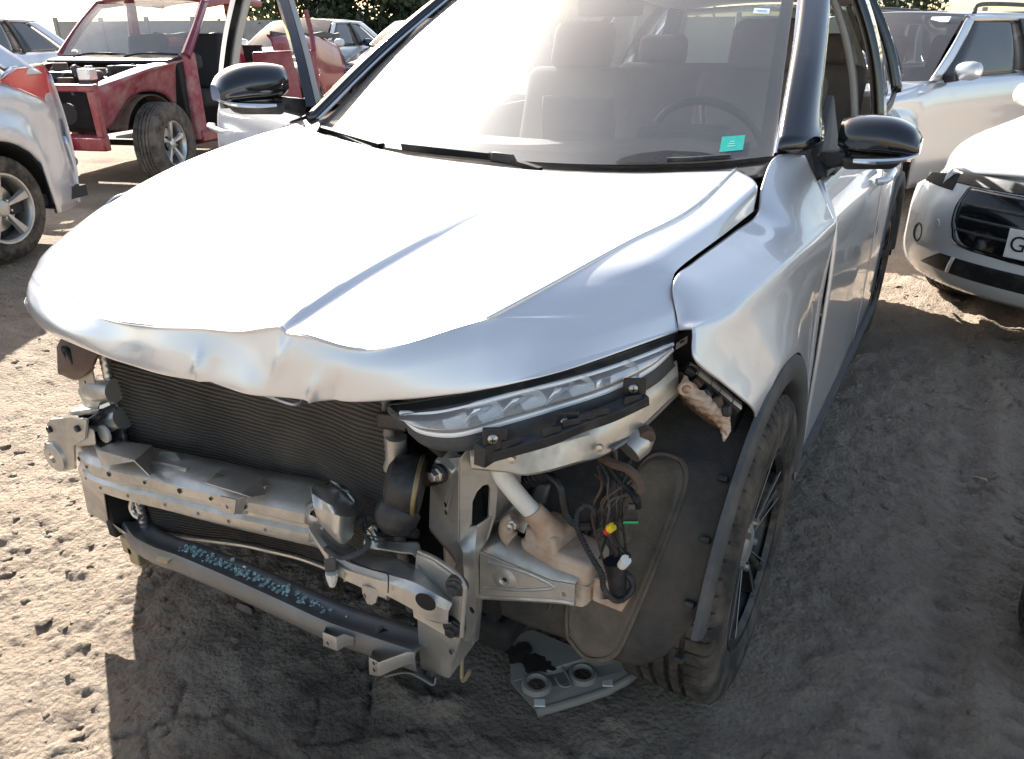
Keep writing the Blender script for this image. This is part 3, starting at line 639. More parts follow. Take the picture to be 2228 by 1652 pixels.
# ---- added black sheet standing in for a dark area of the glass in front of the driver, with the parked blade on it
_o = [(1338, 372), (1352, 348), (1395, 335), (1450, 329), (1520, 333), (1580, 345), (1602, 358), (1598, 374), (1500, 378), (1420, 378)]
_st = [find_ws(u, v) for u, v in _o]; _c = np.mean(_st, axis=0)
dark_sheet = MB().grid(np.array([[wsp(*(np.array(_c)+(np.array(q)-_c)*k), .004) for q in _st+[_st[0]]] for k in (1, .75, .5, .25, .02)])).build('dark_area_sheet', M['black_pl'], CAR, smooth=180); dark_sheet['label'] = 'black sheet added for a dark area in the lower left corner of the windshield'
MB().tube([wsp(*find_ws(u, v), .014) for u, v in ((1450, 362), (1500, 361), (1590, 372))], .006, 8, n=12).build('wiper_blade', M['black_pl'], CAR)
# ---- interior
da = loft([[(-.72,.56,1.06),(-.4,.46,1.045),(0,.42,1.04),(.4,.46,1.05),(.72,.56,1.06)],[(-.70,.80,1.06),(-.4,.78,1.06),(0,.78,1.055),(.36,.80,1.085),(.70,.80,1.06)],[(-.70,1.0,1.02),(-.4,1.0,1.02),(0,1.0,1.02),(.36,1.02,1.05),(.70,1.0,1.02)],[(-.70,1.02,.75),(-.4,1.0,.75),(0,.98,.7),(.36,1.0,.75),(.70,1.02,.75)]], 50, 40)
MB().grid(da).build('dashboard', M['dash'], CAR, smooth=180)
MB().hexa([(.20,.92,1.06),(.52,.92,1.06),(.52,1.04,1.04),(.20,1.04,1.04),(.22,.88,1.115),(.50,.88,1.115),(.48,1.02,1.12),(.24,1.02,1.12)]).build('instrument_hood', M['black_pl'], CAR, bevel=.02)
MB().hexa([(-.13,.93,1.05),(.13,.93,1.05),(.13,.95,1.05),(-.13,.95,1.05),(-.13,.94,1.19),(.13,.94,1.19),(.13,.96,1.19),(-.13,.96,1.19)]).build('centre_screen', M['black_gloss'], CAR, bevel=.006)
cs = np.array((.36,1.18,1.02)); nn_ = np.array((0,.86,.5)); nn_ /= np.linalg.norm(nn_)
stw = bpy.data.objects.new('steering_wheel', None); COL.objects.link(stw); stw.parent = CAR
rp = ring(cs, nn_, .185, 48); MB().tube(np.vstack([rp, rp[:1]]), .014, 10).build('rim', M['black_pl'], stw)
MB().lathe([(-.02,.0),(-.02,.07),(.01,.075),(.015,0)], cs, nn_, 24).build('hub', M['black_pl'], stw)
for a in (0, math.pi, -math.pi/2):
    e1 = np.array((1,0,0)); e2 = np.cross(nn_, e1); MB().tube([cs, cs+(e1*math.cos(a)+e2*math.sin(a))*.18], .012, 8).build('spoke', M['alu'], stw)
def seat(x, y):
    s = bpy.data.objects.new('seat', None); COL.objects.link(s); s.parent = CAR
    MB().box((x, y, .62), (.50, .50, .16)).build('cushion', M['seat'], s, bevel=.06, bseg=4)
    R = Matrix.Rotation(RAD(-18), 3, 'X'); MB().box((x, y+.32, .95), (.48, .13, .62), R).build('backrest', M['seat'], s, bevel=.055, bseg=4)
    MB().box((x, y+.42, 1.33), (.27, .10, .19), R).build('headrest', M['seat'], s, bevel=.045, bseg=4)
    for q in (-.06, .06): MB().tube([(x+q, y+.38, 1.18), (x+q, y+.42, 1.30)], .006, 8).build('headrest_post', M['steel'], s)
seat(.38, 1.35); seat(-.38, 1.35)
MB().box((0, 2.35, .60), (1.25, .5, .18)).build('rear_cushion', M['seat'], CAR, bevel=.05, bseg=3)
MB().box((0, 2.68, .95), (1.25, .14, .60), Matrix.Rotation(RAD(-20), 3, 'X')).build('rear_backrest', M['seat'], CAR, bevel=.05, bseg=3)
for x in (-.4, .4): MB().box((x, 2.80, 1.30), (.26, .09, .15)).build('rear_headrest', M['seat'], CAR, bevel=.04, bseg=3)
MB().box((0, 1.9, .32), (1.5, 2.8, .06)).build('floor_pan', M['dark'], CAR)
MB().box((0, .52, .62), (1.45, .04, .70)).build('firewall', M['dark'], CAR)
ra = [wsp(.5, .80, .03)]; MB().box(np.array((0, 1.16, 1.46)), (.23, .03, .07), Matrix.Rotation(RAD(12), 3, 'X')).build('rear_view_mirror', M['black_pl'], CAR, bevel=.012, bseg=3)
# ---- wheels
M['alloy_edge'] = material('dull_machined_edge', (.22, .22, .22), .4, .6)
def tyre_mesh(R=.345, wd=.108, rr=.222, blocks=64, tread=True):
    prof = [(-wd*.86, rr), (-wd*.97, rr+.02), (-wd, rr+.055), (-wd*.96, R-.03), (-wd*.88, R-.012), (-wd*.80, R-.003)]
    gs = [-.045, -.016, .016, .045] if tread else []
    for g in gs:
        k = wd/.108; prof += [((g-.0062)*k, R), ((g-.005)*k, R-.011), ((g+.005)*k, R-.011), ((g+.0062)*k, R)]
    prof += [(wd*.80, R-.003), (wd*.88, R-.012), (wd*.96, R-.03), (wd, rr+.055), (wd*.97, rr+.02), (wd*.86, rr)]
    ang = []; cut = []
    for b in range(blocks):
        for q, c in ((0, 0), (.80, 0), (.84, 1), (.96, 1)): ang.append((b+q)/blocks*2*math.pi); cut.append(c)
    A = []
    for h, r in prof:
        row = []
        for a, c in zip(ang, cut):
            r_ = r
            if c and tread and r > R-.006 and (abs(h) > wd*.30): r_ = r-.008
            if c and tread and R-.035 < r < R-.005 and abs(h) > wd*.8: r_ = r-.003
            row.append((h, r_*math.cos(a), r_*math.sin(a)))
        A.append(row)
    return np.array(A)
TM = tyre_mesh()
def wheel(parent, c, side, A=TM, rim_r=.222, style='star', mats=(None, None), steer=0):
    w_ = bpy.data.objects.new('wheel', None); COL.objects.link(w_); w_.parent = parent; w_.location = c; w_.rotation_euler = (0, 0, steer+(0 if side > 0 else math.pi))
    MB().grid(A, closed_u=True, flip=True).build('tyre', M['rubber'], w_, smooth=28)
    m0, m1 = mats[0] or M['alu'], mats[1] or M['alu_dark']
    k = rim_r/.222
    MB().lathe([(-.09,.205*k),(-.085,.222*k),(-.06,.205*k),(.05,.20*k),(.082,.212*k),(.094,.224*k),(.100,.222*k),(.098,.210*k),(.085,.200*k)], (0,0,0), (1,0,0), 56).build('rim', m1 if style == 'star' else m0, w_)
    MB().lathe([(.02,.0),(.02,.20*k)], (-.03,0,0), (1,0,0), 40).build('brake_backing', M['dark'], w_)
    MB().lathe([(.0,.15*k),(.012,.15*k),(.012,.07*k)], (-.0,0,0), (1,0,0), 40).build('brake_disc', M['steel'], w_)
    mb = MB(); n = 5
    for i in range(n):
        a = i/n*2*math.pi+.3
        for da_ in ((-.14, .14) if style == 'star' else (0,)):
            def Q(h, r, t): return (h, r*math.cos(a+t), r*math.sin(a+t))
            w0, w1 = (.16, .075) if style == 'star' else (.24, .20)
            mb.hexa([Q(.045,.04*k,da_*.6-w0), Q(.045,.04*k,da_*.6+w0), Q(.062,.205*k,da_+w1), Q(.062,.205*k,da_-w1), Q(.072,.04*k,da_*.6-w0*.8), Q(.072,.04*k,da_*.6+w0*.8), Q(.092,.206*k,da_+w1*.6), Q(.092,.206*k,da_-w1*.6)])
    mb.build('spokes', m1 if style == 'star' else m0, w_, bevel=.004)
    if style == 'star':
        for i in range(n):
            for da_ in (-.22, .22): a = i/n*2*math.pi+.3; MB().tube([(.076, .055*math.cos(a+da_*.9), .055*math.sin(a+da_*.9)), (.094, .205*math.cos(a+da_), .205*math.sin(a+da_))], .0014, 6).build('machined_edge', M['alloy_edge'], w_)
    MB().lathe([(.03,.055*k),(.075,.05*k),(.082,.035*k),(.084,0)], (0,0,0), (1,0,0), 24).build('hub_cap', m0, w_)
    for i in range(5):
        a = i/5*2*math.pi+.9; MB().lathe([(.06,.009),(.086,.008),(.088,0)], (0,.056*k*math.cos(a),.056*k*math.sin(a)), (1,0,0), 6).build('wheel_nut', M['steel'], w_)
    return w_
wheel(CAR, (.797, .042, .343), 1); wheel(CAR, (-.785, .02, .343), -1); wheel(CAR, (.752, 2.61, .343), 1); wheel(CAR, (-.752, 2.61, .343), -1)
# ---- arch trims
def arch_trim(yc, a0, a1, s=1, n=44, dx=0):
    A = []
    for a in np.linspace(RAD(a0), RAD(a1), n):
        row = []
        for r, x in ((.395, .855), (.395, .893), (.405, .903), (.435, .905), (.452, .900), (.456, .890)):
            row.append((s*(x-dx), yc-r*math.cos(a), .335+r*math.sin(a)))
        A.append(row)
    return np.array(A)
MB().grid(arch_trim(0, 17, 178), flip=False).build('arch_trim', M['grey_pl'], CAR, smooth=50)
MB().grid(arch_trim(2.61, 0, 180, 1, 44, .033), flip=False).build('arch_trim', M['grey_pl'], CAR, smooth=50)
MB().grid(arch_trim(0, 40, 178, -1), flip=True).build('arch_trim', M['grey_pl'], CAR, smooth=50)
MB().grid(arch_trim(2.61, 0, 180, -1, 44, .033), flip=True).build('arch_trim', M['grey_pl'], CAR, smooth=50)
# inner wheel houses
def house(yc, a0, a1, x0, x1, R=.425, n=40, s=1): return np.array([[(s*x, yc-R*math.cos(a), .335+R*math.sin(a)) for x in np.linspace(x0, x1, 8)] for a in np.linspace(RAD(a0), RAD(a1), n)])
MB().grid(house(2.61, -5, 185, .52, .86)).build('wheel_house', M['dark'], CAR, smooth=180)
MB().grid(house(0, 85, 185, .50, .86)).build('wheel_house', M['liner'], CAR, smooth=180)
MB().grid(house(0, 75, 185, .50, .86, s=-1)).build('wheel_house', M['liner'], CAR, smooth=180)
# ================================================================== THE WRECKED CAR: exposed front
def part(name, mat, mb, parent=CAR, **k): return mb.build(name, mat, parent, **k)
# ---- condenser (bent back at its foot) and the dark bay behind it
cond = bpy.data.objects.new('radiator', None); COL.objects.link(cond); cond.parent = CAR; cond['label'] = 'dark finned radiator bowed backwards'
CR = [[(-.455,-.50,.83),(-.2,-.495,.83),(.08,-.49,.83),(.34,-.495,.83)],
      [(-.457,-.50,.62),(-.2,-.485,.62),(.08,-.48,.63),(.338,-.495,.63)],
      [(-.457,-.50,.42),(-.18,-.45,.43),(.09,-.445,.45),(.335,-.48,.46)],
      [(-.455,-.50,.243),(-.18,-.41,.252),(.09,-.425,.290),(.33,-.46,.32)]]
tubes = 64; CA = loft(CR, 60, tubes*4+1)
ph = np.arange(CA.shape[0]) % 4; off = np.where((ph == 0) | (ph == 1), .0, .0045)
CA[..., 1] += .012*fbm(CA[..., 0]*7, CA[..., 2]*7, 3, 5)+.010*np.maximum(0, .35-worley(CA[..., 0]*9, CA[..., 2]*9, 6)[0]); CA[..., 1] += off[:, None]; CA[..., 1] += (.0012*np.sin(np.linspace(0, 60*2*math.pi, 60))[None]*(off > 0)[:, None])
part('core', M['core'], MB().grid(CA), cond, smooth=20)['kind'] = 'stuff'
for q, pth in ((0, [(-.462,-.505,.83),(-.464,-.505,.62),(-.464,-.505,.42),(-.462,-.505,.24)]), (1, [(.346,-.50,.83),(.344,-.50,.63),(.341,-.485,.46),(.336,-.465,.315)])):
    part('header_tank', M['alu'] if q == 0 else M['low_metal'], MB().tube(pth, .0105, 10, n=160, corr=.05), cond)
part('lower_rail', M['alu'], MB().tube([p+np.array((0, -.006, -.004)) for p in CA[-1, ::6]], .006, 8, n=50), cond)
part('coolant_pipe', M['alu'], MB().tube(ptsy(Z7, -.53, (52, 70), (68, 110), (62, 150), (80, 190), (110, 210)), .007, 8, n=30), cond)
part('fan_shroud', M['dark'], MB().box((-.03, -.33, .55), (.95, .03, .62)), CAR, bevel=.01)
part('engine', M['dark'], MB().box((.0, .12, .62), (.80, .45, .50)), CAR, bevel=.05)
part('engine_cover', M['black_pl'], MB().box((.05, .05, .88), (.6, .4, .04)), CAR, bevel=.015)
part('subframe', M['dark'], MB().box((0, -.12, .22), (1.0, .5, .07)), CAR, bevel=.02)
# hood underside frame bits seen below the lip
part('hood_striker', M['alu'], MB().tube(pts(Z4, (1475, 640, 'y', -.60), (1640, 695, 'y', -.60), (1700, 660, 'y', -.58)), .003, 6, n=12))
part('upper_tie_bar', M['black_pl'], MB().hexa([(-.62,-.52,.80),(.50,-.52,.815),(.50,-.44,.815),(-.62,-.44,.80),(-.62,-.52,.825),(.50,-.52,.84),(.50,-.44,.84),(-.62,-.44,.825)]), bevel=.006)

# ---- bumper beam, right hand piece with torn end
beam = bpy.data.objects.new('bumper_beam', None); COL.objects.link(beam); beam.parent = CAR; beam['label'] = 'bent silver bumper beam, torn through towards the left'
BP = pts(Z4, (398, 930, 'y', -.545), (432, 950, 'y', -.582), (480, 1000, 'y', -.600), (620, 1045, 'y', -.605), (850, 1096, 'y', -.600), (1060, 1148, 'y', -.592), (1250, 1192, 'y', -.585), (1480, 1240, 'y', -.577), (1695, 1285, 'y', -.568))
secB = [(-.085, .012), (-.06, .010), (-.012, .004), (.0, -.008), (.0, -.028), (-.008, -.036), (-.008, -.046), (.0, -.053), (.0, -.072), (-.010, -.086), (-.03, -.09)]
BA = sweep(BP, secB, 90)
part('beam_shell', M['silver_in'], MB().grid(BA), beam, smooth=40, solid=.003)
for k in range(7):
    i = 12+k*10; part('beam_hole', M['dark'], MB().lathe([(0, 0), (0, .0042 if k % 2 else .006)], BA[i][4]*.5+BA[i][3]*.5+np.array((0, -.0035, 0)), (0, 1, 0), 12), beam)
    part('spot_weld', M['low_metal'], MB().lathe([(0, .004), (-.0012, .003), (-.0012, 0)], BA[i+4][8]*.6+BA[i+4][7]*.4+np.array((0, -.002, 0)), (0, 1, 0), 10), beam)
for i0 in (14, 40, 64):
    g = BA[i0:i0+14, 2:4].mean(1); part('stamped_bead', M['silver_in'], MB().tube(np.array([BA[i][1]*.5+BA[i][2]*.5+np.array((0, 0, .001)) for i in range(i0, i0+12)]), .006, 8), beam)
tor = BA[-1]; 
part('torn_edge', M['silver_in'], MB().grid(np.array([tor, tor+np.array([(.018+.012*math.sin(3*i), -.012*math.cos(2.3*i), .010*math.sin(4.1*i)) for i in range(len(tor))]), tor+np.array([(.030+.012*math.sin(5*i), -.004+.018*math.cos(1.7*i), -.012*math.sin(3.1*i)) for i in range(len(tor))])])), beam, smooth=40, solid=.0025)
# tab with a hole standing on the beam
o_ = ptsy(Z4, -.535, (862, 1005), (900, 952), (975, 960), (1010, 1000), (1060, 1030), (1080, 1070), (860, 1040))
part('beam_tab', M['silver_in'], MB().plate(o_, [ring(at(Z4(935, 987), y=-.535), (0, 1, 0), .0055, 14)], .003), beam)
# folded brackets riding on the beam
def bracket(V, F, name='beam_bracket', mat=None, th=.0028, par=None): return sheet(name, V, F, mat or M['silver_in'], par or beam, th=th, bevel=.0012, smooth=30)
V = pts(Z11, (510, 1190, 'y', -.605), (870, 1292, 'y', -.625), (1030, 1150, 'y', -.545), (720, 1105, 'y', -.530), (560, 1350, 'y', -.612), (1008, 1428, 'y', -.618), (1072, 1375, 'y', -.555), (500, 1225, 'y', -.600), (870, 1300, 'y', -.626))
bracket([V[0], V[1], V[2], V[3], V[4], V[5], V[6]], [(0, 1, 2, 3), (1, 5, 6, 2), (0, 4, 1)])
V = pts(Z4, (1145, 1130, 'y', -.600), (1345, 1192, 'y', -.605), (1455, 1095, 'y', -.545), (1235, 1052, 'y', -.535), (1480, 1195, 'y', -.560), (1400, 1210, 'y', -.60), (1120, 1150, 'y', -.604), (1330, 1200, 'y', -.61))
bracket([V[0], V[1], V[2], V[3], V[4], V[5]], [(0, 1, 2, 3), (1, 5, 4, 2)])
V = pts(Z4, (1180, 1120, 'y', -.585), (1205, 1080, 'y', -.56), (1260, 1095, 'y', -.56), (1240, 1140, 'y', -.585))
bracket(V, [(0, 1, 2, 3)], 'beam_clip', M['gold_in'])
V = pts(Z4, (1232, 1200, 'y', -.602), (1322, 1222, 'y', -.602), (1310, 1305, 'y', -.597), (1235, 1283, 'y', -.597), (1368, 1205, 'y', -.588), (1378, 1308, 'y', -.575), (1330, 1312, 'y', -.590))
o_ = V[:4]
part('beam_hanger', M['silver_in'], MB().plate(o_, [ring(at(Z4(1272, 1258), y=-.600), (0, 1, 0), .0045, 12)], .003), beam, bevel=.0008)
bracket([V[1], V[2], V[5], V[4]], [(0, 1, 2, 3)], 'beam_hanger')
# right end: crash box flange, tow boss
fl = bpy.data.objects.new('crash_flange', None); COL.objects.link(fl); fl.parent = CAR
o_ = ptsy(Z11, -.585, (85, 942), (120, 905), (300, 888), (450, 915), (432, 1085), (330, 1148), (340, 1360), (265, 1372), (150, 1300), (85, 1200), (78, 1130), (100, 1085))
part('flange_plate', M['silver_in'], MB().plate(o_, [ring(at(Z11(172, 1245), y=-.585), (0, 1, 0), .010, 18)], .006), fl, bevel=.002)
c0 = at(Z11(150, 1190), y=-.587)
part('tow_boss', M['silver_in'], MB().lathe([(.0,.040),(-.012,.037),(-.016,.030),(-.016,.0125),(.0,.0125)], at(Z11(172, 1245), y=-.586), (0, 1, 0), 28), fl)
for q in ((118, 992), (375, 985)): part('bolt', M['black_pl'], MB().lathe([(0,.011),(-.004,.011),(-.005,.008),(-.012,.008),(-.013,0)], at(Z11(*q), y=-.586), (0, 1, 0), 12), fl)
part('flange_lip', M['silver_in'], MB().hexa(pts(Z11, (85, 940, 'y', -.586), (450, 925, 'y', -.586), (450, 925, 'y', -.56), (85, 940, 'y', -.56), (110, 905, 'y', -.59), (445, 905, 'y', -.59), (445, 900, 'y', -.56), (110, 900, 'y', -.56))), fl, bevel=.003)
# right hand crash box, rail and support panels
part('crash_box', M['silver_in'], MB().hexa(pts(Z11, (325, 1165, 'y', -.59), (520, 1150, 'y', -.585), (520, 1150, 'y', -.46), (325, 1165, 'y', -.46), (340, 940, 'y', -.585), (500, 1000, 'y', -.58), (500, 1000, 'y', -.46), (340, 940, 'y', -.46))), CAR, bevel=.006)
part('support_panel', M['silver_in'], MB().hexa(pts(Z4, (445, 1080, 'y', -.575), (575, 1140, 'y', -.575), (575, 1140, 'y', -.50), (445, 1080, 'y', -.52), (490, 1300, 'y', -.555), (605, 1345, 'y', -.555), (605, 1345, 'y', -.49), (490, 1300, 'y', -.50))), CAR, bevel=.004)
sup = pts(Z11, (360, 500, 'y', -.53), (490, 450, 'y', -.53), (515, 590, 'y', -.53), (470, 640, 'y', -.53), (500, 690, 'y', -.53), (570, 730, 'y', -.53), (540, 820, 'y', -.53), (420, 800, 'y', -.53), (385, 700, 'y', -.53))
part('support_post', M['silver_in'], MB().plate(sup, [ring(at(Z11(430, 563), y=-.53), (0, 1, 0), .004, 10)], .004), CAR, bevel=.001)
part('support_shelf', M['silver_in'], MB().hexa(pts(Z11, (262, 880, 'y', -.56), (540, 870, 'y', -.54), (540, 870, 'y', -.46), (300, 850, 'y', -.46), (265, 840, 'y', -.56), (545, 815, 'y', -.54), (545, 800, 'y', -.46), (400, 780, 'y', -.46))), CAR, bevel=.003)
part('intercooler_pipe', M['silver_in'], MB().tube(pts(Z11, (470, 650, 'y', -.50), (560, 640, 'y', -.515), (690, 650, 'y', -.51)), [.028, .030, .027], 16, n=14), CAR)
part('intercooler_pipe', M['silver_in'], MB().tube(pts(Z11, (600, 980, 'y', -.50), (680, 930, 'y', -.515), (760, 900, 'y', -.51)), [.026, .028, .026], 16, n=14), CAR)
part('hose', M['black_pl'], MB().tube(pts(Z11, (440, 950, 'y', -.555), (520, 900, 'y', -.55), (600, 850, 'y', -.53), (700, 800, 'y', -.51)), .010, 10, n=24), CAR)
part('hose', M['alu'], MB().tube(pts(Z11, (435, 945, 'y', -.557), (470, 985, 'y', -.555), (580, 990, 'y', -.54)), .009, 10, n=20), CAR)
part('side_box', M['alu_dark'], MB().hexa(pts(Z11, (510, 1135, 'y', -.54), (760, 1110, 'y', -.53), (760, 1110, 'y', -.50), (510, 1135, 'y', -.50), (500, 1010, 'y', -.54), (745, 1000, 'y', -.53), (745, 1000, 'y', -.50), (500, 1010, 'y', -.50))), CAR)
part('white_cap', M['white_pl'], MB().lathe([(0,.022),(-.006,.022),(-.008,.018),(-.008,0)], at(Z11(600, 1040), y=-.545), (0, 1, 0), 20), CAR)
# remains of the right headlight housing, rubbery and dark
hd = loft([pts(Z11, (165, 250, 'y', -.50), (230, 160, 'y', -.52), (420, 190, 'y', -.56), (560, 290, 'y', -.58)), pts(Z11, (170, 350, 'y', -.52), (260, 300, 'y', -.55), (400, 320, 'y', -.575), (520, 350, 'y', -.58)), pts(Z11, (175, 480, 'y', -.52), (280, 440, 'y', -.55), (400, 450, 'y', -.57), (500, 420, 'y', -.575)), pts(Z11, (200, 495, 'y', -.50), (330, 545, 'y', -.53), (420, 500, 'y', -.55), (500, 430, 'y', -.56))], 24, 20)
part('broken_headlight', M['rust'], MB().grid(hd), CAR, smooth=180, solid=.006)
part('broken_lamp_bezel', M['dark'], MB().tube(np.vstack([ring(at(Z11(265, 330), y=-.555), (.3, 1, .2), .026, 20, .018)]*1), .006, 8), CAR)

part('light_gap_filler', M['dark'], MB().box((-.535, -.43, .40), (.03, .24, .34)), CAR, bevel=.006)  # filler box added to block light through the right front corner
part('inner_apron', M['dark'], MB().box((-.50, -.05, .60), (.02, .75, .55)), CAR)  # right-hand match of the left apron, added to stop light passing
part('lower_bracket', M['silver_in'], MB().hexa(pts(Z4, (540, 1320, 'y', -.545), (610, 1345, 'y', -.55), (610, 1345, 'y', -.50), (540, 1320, 'y', -.50), (640, 1400, 'y', -.535), (720, 1420, 'y', -.545), (720, 1420, 'y', -.50), (640, 1400, 'y', -.495))), CAR, bevel=.004)
# ---- torn left half of the beam
tb = bpy.data.objects.new('torn_beam', None); COL.objects.link(tb); tb.parent = CAR; tb['label'] = 'torn left end of the bumper beam with bolted flange'
Yb = -.60
top_e = [(1065, 250), (1160, 375), (1260, 455), (1400, 505), (1510, 535), (1640, 575), (1760, 640), (1850, 690)]
bot_e = [(1100, 290), (1185, 440), (1260, 540), (1380, 600), (1500, 640), (1640, 720), (1740, 785), (1850, 800)]
ys = [-.575, -.585, -.595, -.605, -.615, -.625, -.625, -.612]
T3 = [at(Z7(*q), y=y) for q, y in zip(top_e, ys)]; B3 = [at(Z7(*q), y=y) for q, y in zip(bot_e, ys)]
back = [(1180, 165), (1240, 330), (1320, 390), (1440, 420), (1540, 440), (1680, 500), (1780, 570), (1860, 640)]
K3 = [at(Z7(*q), y=y+.06) for q, y in zip(back, ys)]
mid1 = [(a*.78+b*.22)+np.array((0, -.010, .002)) for a, b in zip(T3, B3)]; mid2 = [(a*.25+b*.75)+np.array((0, -.012, 0)) for a, b in zip(T3, B3)]
under = [b+np.array((0, .045, -.004)) for b in B3]
part('beam_shell', M['silver_in'], MB().grid(lloft([K3, T3, mid1, mid2, B3, under], 60, 3)), tb, smooth=22, solid=.003, bevel=.0025)
# end hole, shown by a ring boss and its dark bore
hc = at(Z7(1706, 676), y=-.640)
part('end_hole', M['dark'], MB().lathe([(.0,.0),(.0,.0185)], hc+np.array((0, -.002, 0)), (-.15, 1, .1), 24, e1=np.array((0, 0, 1.))), tb)
# upright wall on the shelf and crumpled bracket
part('shelf_wall', M['silver_in'], MB().grid(loft([pts(Z12, (800, 690, 'y', -.545), (880, 660, 'y', -.54), (960, 800, 'y', -.53), (1140, 825, 'y', -.53), (1300, 830, 'y', -.53), (1330, 880, 'y', -.54)), pts(Z12, (760, 850, 'y', -.56), (850, 900, 'y', -.56), (960, 910, 'y', -.555), (1140, 940, 'y', -.555), (1270, 965, 'y', -.56), (1310, 1110, 'y', -.585))], 40, 8)), tb, smooth=60, solid=.003)
fb = lloft([pts(Z12, (225, 270, 'y', -.565), (270, 245, 'y', -.555), (400, 262, 'y', -.54), (540, 290, 'y', -.52), (690, 420, 'y', -.50)),
           pts(Z12, (240, 340, 'y', -.59), (330, 400, 'y', -.59), (480, 480, 'y', -.60), (600, 470, 'y', -.56), (740, 490, 'y', -.52)),
           pts(Z12, (258, 470, 'y', -.60), (360, 500, 'y', -.60), (498, 560, 'y', -.615), (600, 580, 'y', -.59), (690, 560, 'y', -.55)),
           pts(Z12, (290, 560, 'y', -.595), (380, 640, 'y', -.60), (490, 740, 'y', -.620), (590, 730, 'y', -.60), (660, 640, 'y', -.57)),
           pts(Z12, (330, 640, 'y', -.59), (420, 740, 'y', -.595), (530, 840, 'y', -.615), (600, 830, 'y', -.60), (660, 740, 'y', -.58))], 36, 4)
part('crumpled_bracket', M['silver_in'], MB().grid(fb), tb, smooth=20, solid=.0028)
jag = [(425, 208), (480, 255), (530, 290), (590, 330), (620, 370), (665, 435)]
part('torn_strip', M['alu'], MB().grid(np.array([ptsy(Z12, -.53, *jag), [at(Z12(u+14+6*math.sin(i*2.2), v-14+9*math.cos(i*3.1)), y=-.528) for i, (u, v) in enumerate(jag)]]).transpose(1, 0, 2)), tb, smooth=0, solid=.002)
# lower tab with small hole
o_ = ptsy(Z12, -.622, (750, 1255), (1005, 1320), (1000, 1370), (910, 1365), (895, 1430), (850, 1452), (810, 1440), (760, 1340))
part('beam_tab', M['silver_in'], MB().plate(o_, [ring(at(Z12(783, 1362), y=-.622), (0, 1, 0), .0035, 10, .006)], .003), tb, bevel=.001)
part('seam', M['dark'], MB().tube([p+np.array((0, -.002, 0)) for p in pts(Z12, (640, 1010, 'y', -.618), (760, 1065, 'y', -.622), (880, 1105, 'y', -.626), (990, 1130, 'y', -.630), (1018, 1165, 'y', -.633), (1015, 1330, 'y', -.633))], .0012, 5, n=40), tb)
# bolted flange
o_ = pts(Z7, (1665, 400, 'y', -.565), (1760, 440, 'y', -.575), (1860, 515, 'y', -.590), (1905, 570, 'y', -.598), (1922, 610, 'y', -.60), (1905, 870, 'y', -.60), (1890, 885, 'y', -.60), (1840, 870, 'y', -.60), (1650, 760, 'y', -.58), (1640, 690, 'y', -.575))
part('flange_plate', M['silver_in'], MB().plate(o_, [], .007), tb, bevel=.0025)
part('flange_edge', M['silver_in'], MB().tube(pts(Z7, (1665, 398, 'y', -.57), (1760, 442, 'y', -.583), (1870, 520, 'y', -.60), (1916, 585, 'y', -.608), (1920, 640, 'y', -.61), (1902, 872, 'y', -.61)), .004, 8, n=40), tb)
for q in ((1868, 600), (1852, 832)):
    c = at(Z7(*q), y=-.612); b_ = part('bolt', M['black_pl'], MB().lathe([(.012,.016),(-.003,.016),(-.004,.011),(-.012,.010),(-.013,0)], c, (-.12, 1, .06), 6), tb, bevel=.001)
    part('washer', M['black_pl'], MB().lathe([(.012,.0185),(.001,.0185),(0,.015)], c, (-.12, 1, .06), 24), tb)
# box leg below the flange
part('beam_leg', M['silver_in'], MB().hexa(pts(Z7, (1655, 760, 'y', -.585), (1900, 880, 'y', -.590), (1900, 880, 'y', -.52), (1655, 760, 'y', -.50), (1672, 1052, 'y', -.56), (1832, 1112, 'y', -.575), (1990, 900, 'y', -.50), (1700, 1000, 'y', -.49))), tb, bevel=.004)
for q, r in (((1930, 570), .005), ((1968, 718), .006), ((1848, 952), .005)): part('hole', M['dark'], MB().lathe([(0,0),(0,r)], at(Z7(*q), y=-.585)+np.array((0,-.004,0)), (.3, 1, .0), 14), tb)

# ---- left radiator support post: two faces, slot
post = bpy.data.objects.new('support_post', None); COL.objects.link(post); post.parent = CAR; post['label'] = 'left radiator support post with a long slot'
fA = pts(Z5, (600, 1010, 'y', -.495), (690, 1000, 'y', -.505), (683, 1590, 'y', -.515), (590, 1600, 'y', -.495), (485, 1480, 'y', -.475), (495, 1180, 'y', -.47))
part('front_face', M['silver_in'], MB().plate(fA, [ring(at(Z5(593, 1323), y=-.49), (.2, 1, 0), .0055, 12), ring(at(Z5(597, 1378), y=-.49), (.2, 1, 0), .005, 12)], .003), post, bevel=.001)
fB = pts(Z5, (690, 1000, 'y', -.505), (760, 915, 'y', -.50), (940, 1088, 'y', -.455), (948, 1200, 'y', -.453), (932, 1400, 'y', -.453), (880, 1555, 'y', -.465), (830, 1625, 'y', -.475), (683, 1590, 'y', -.515))
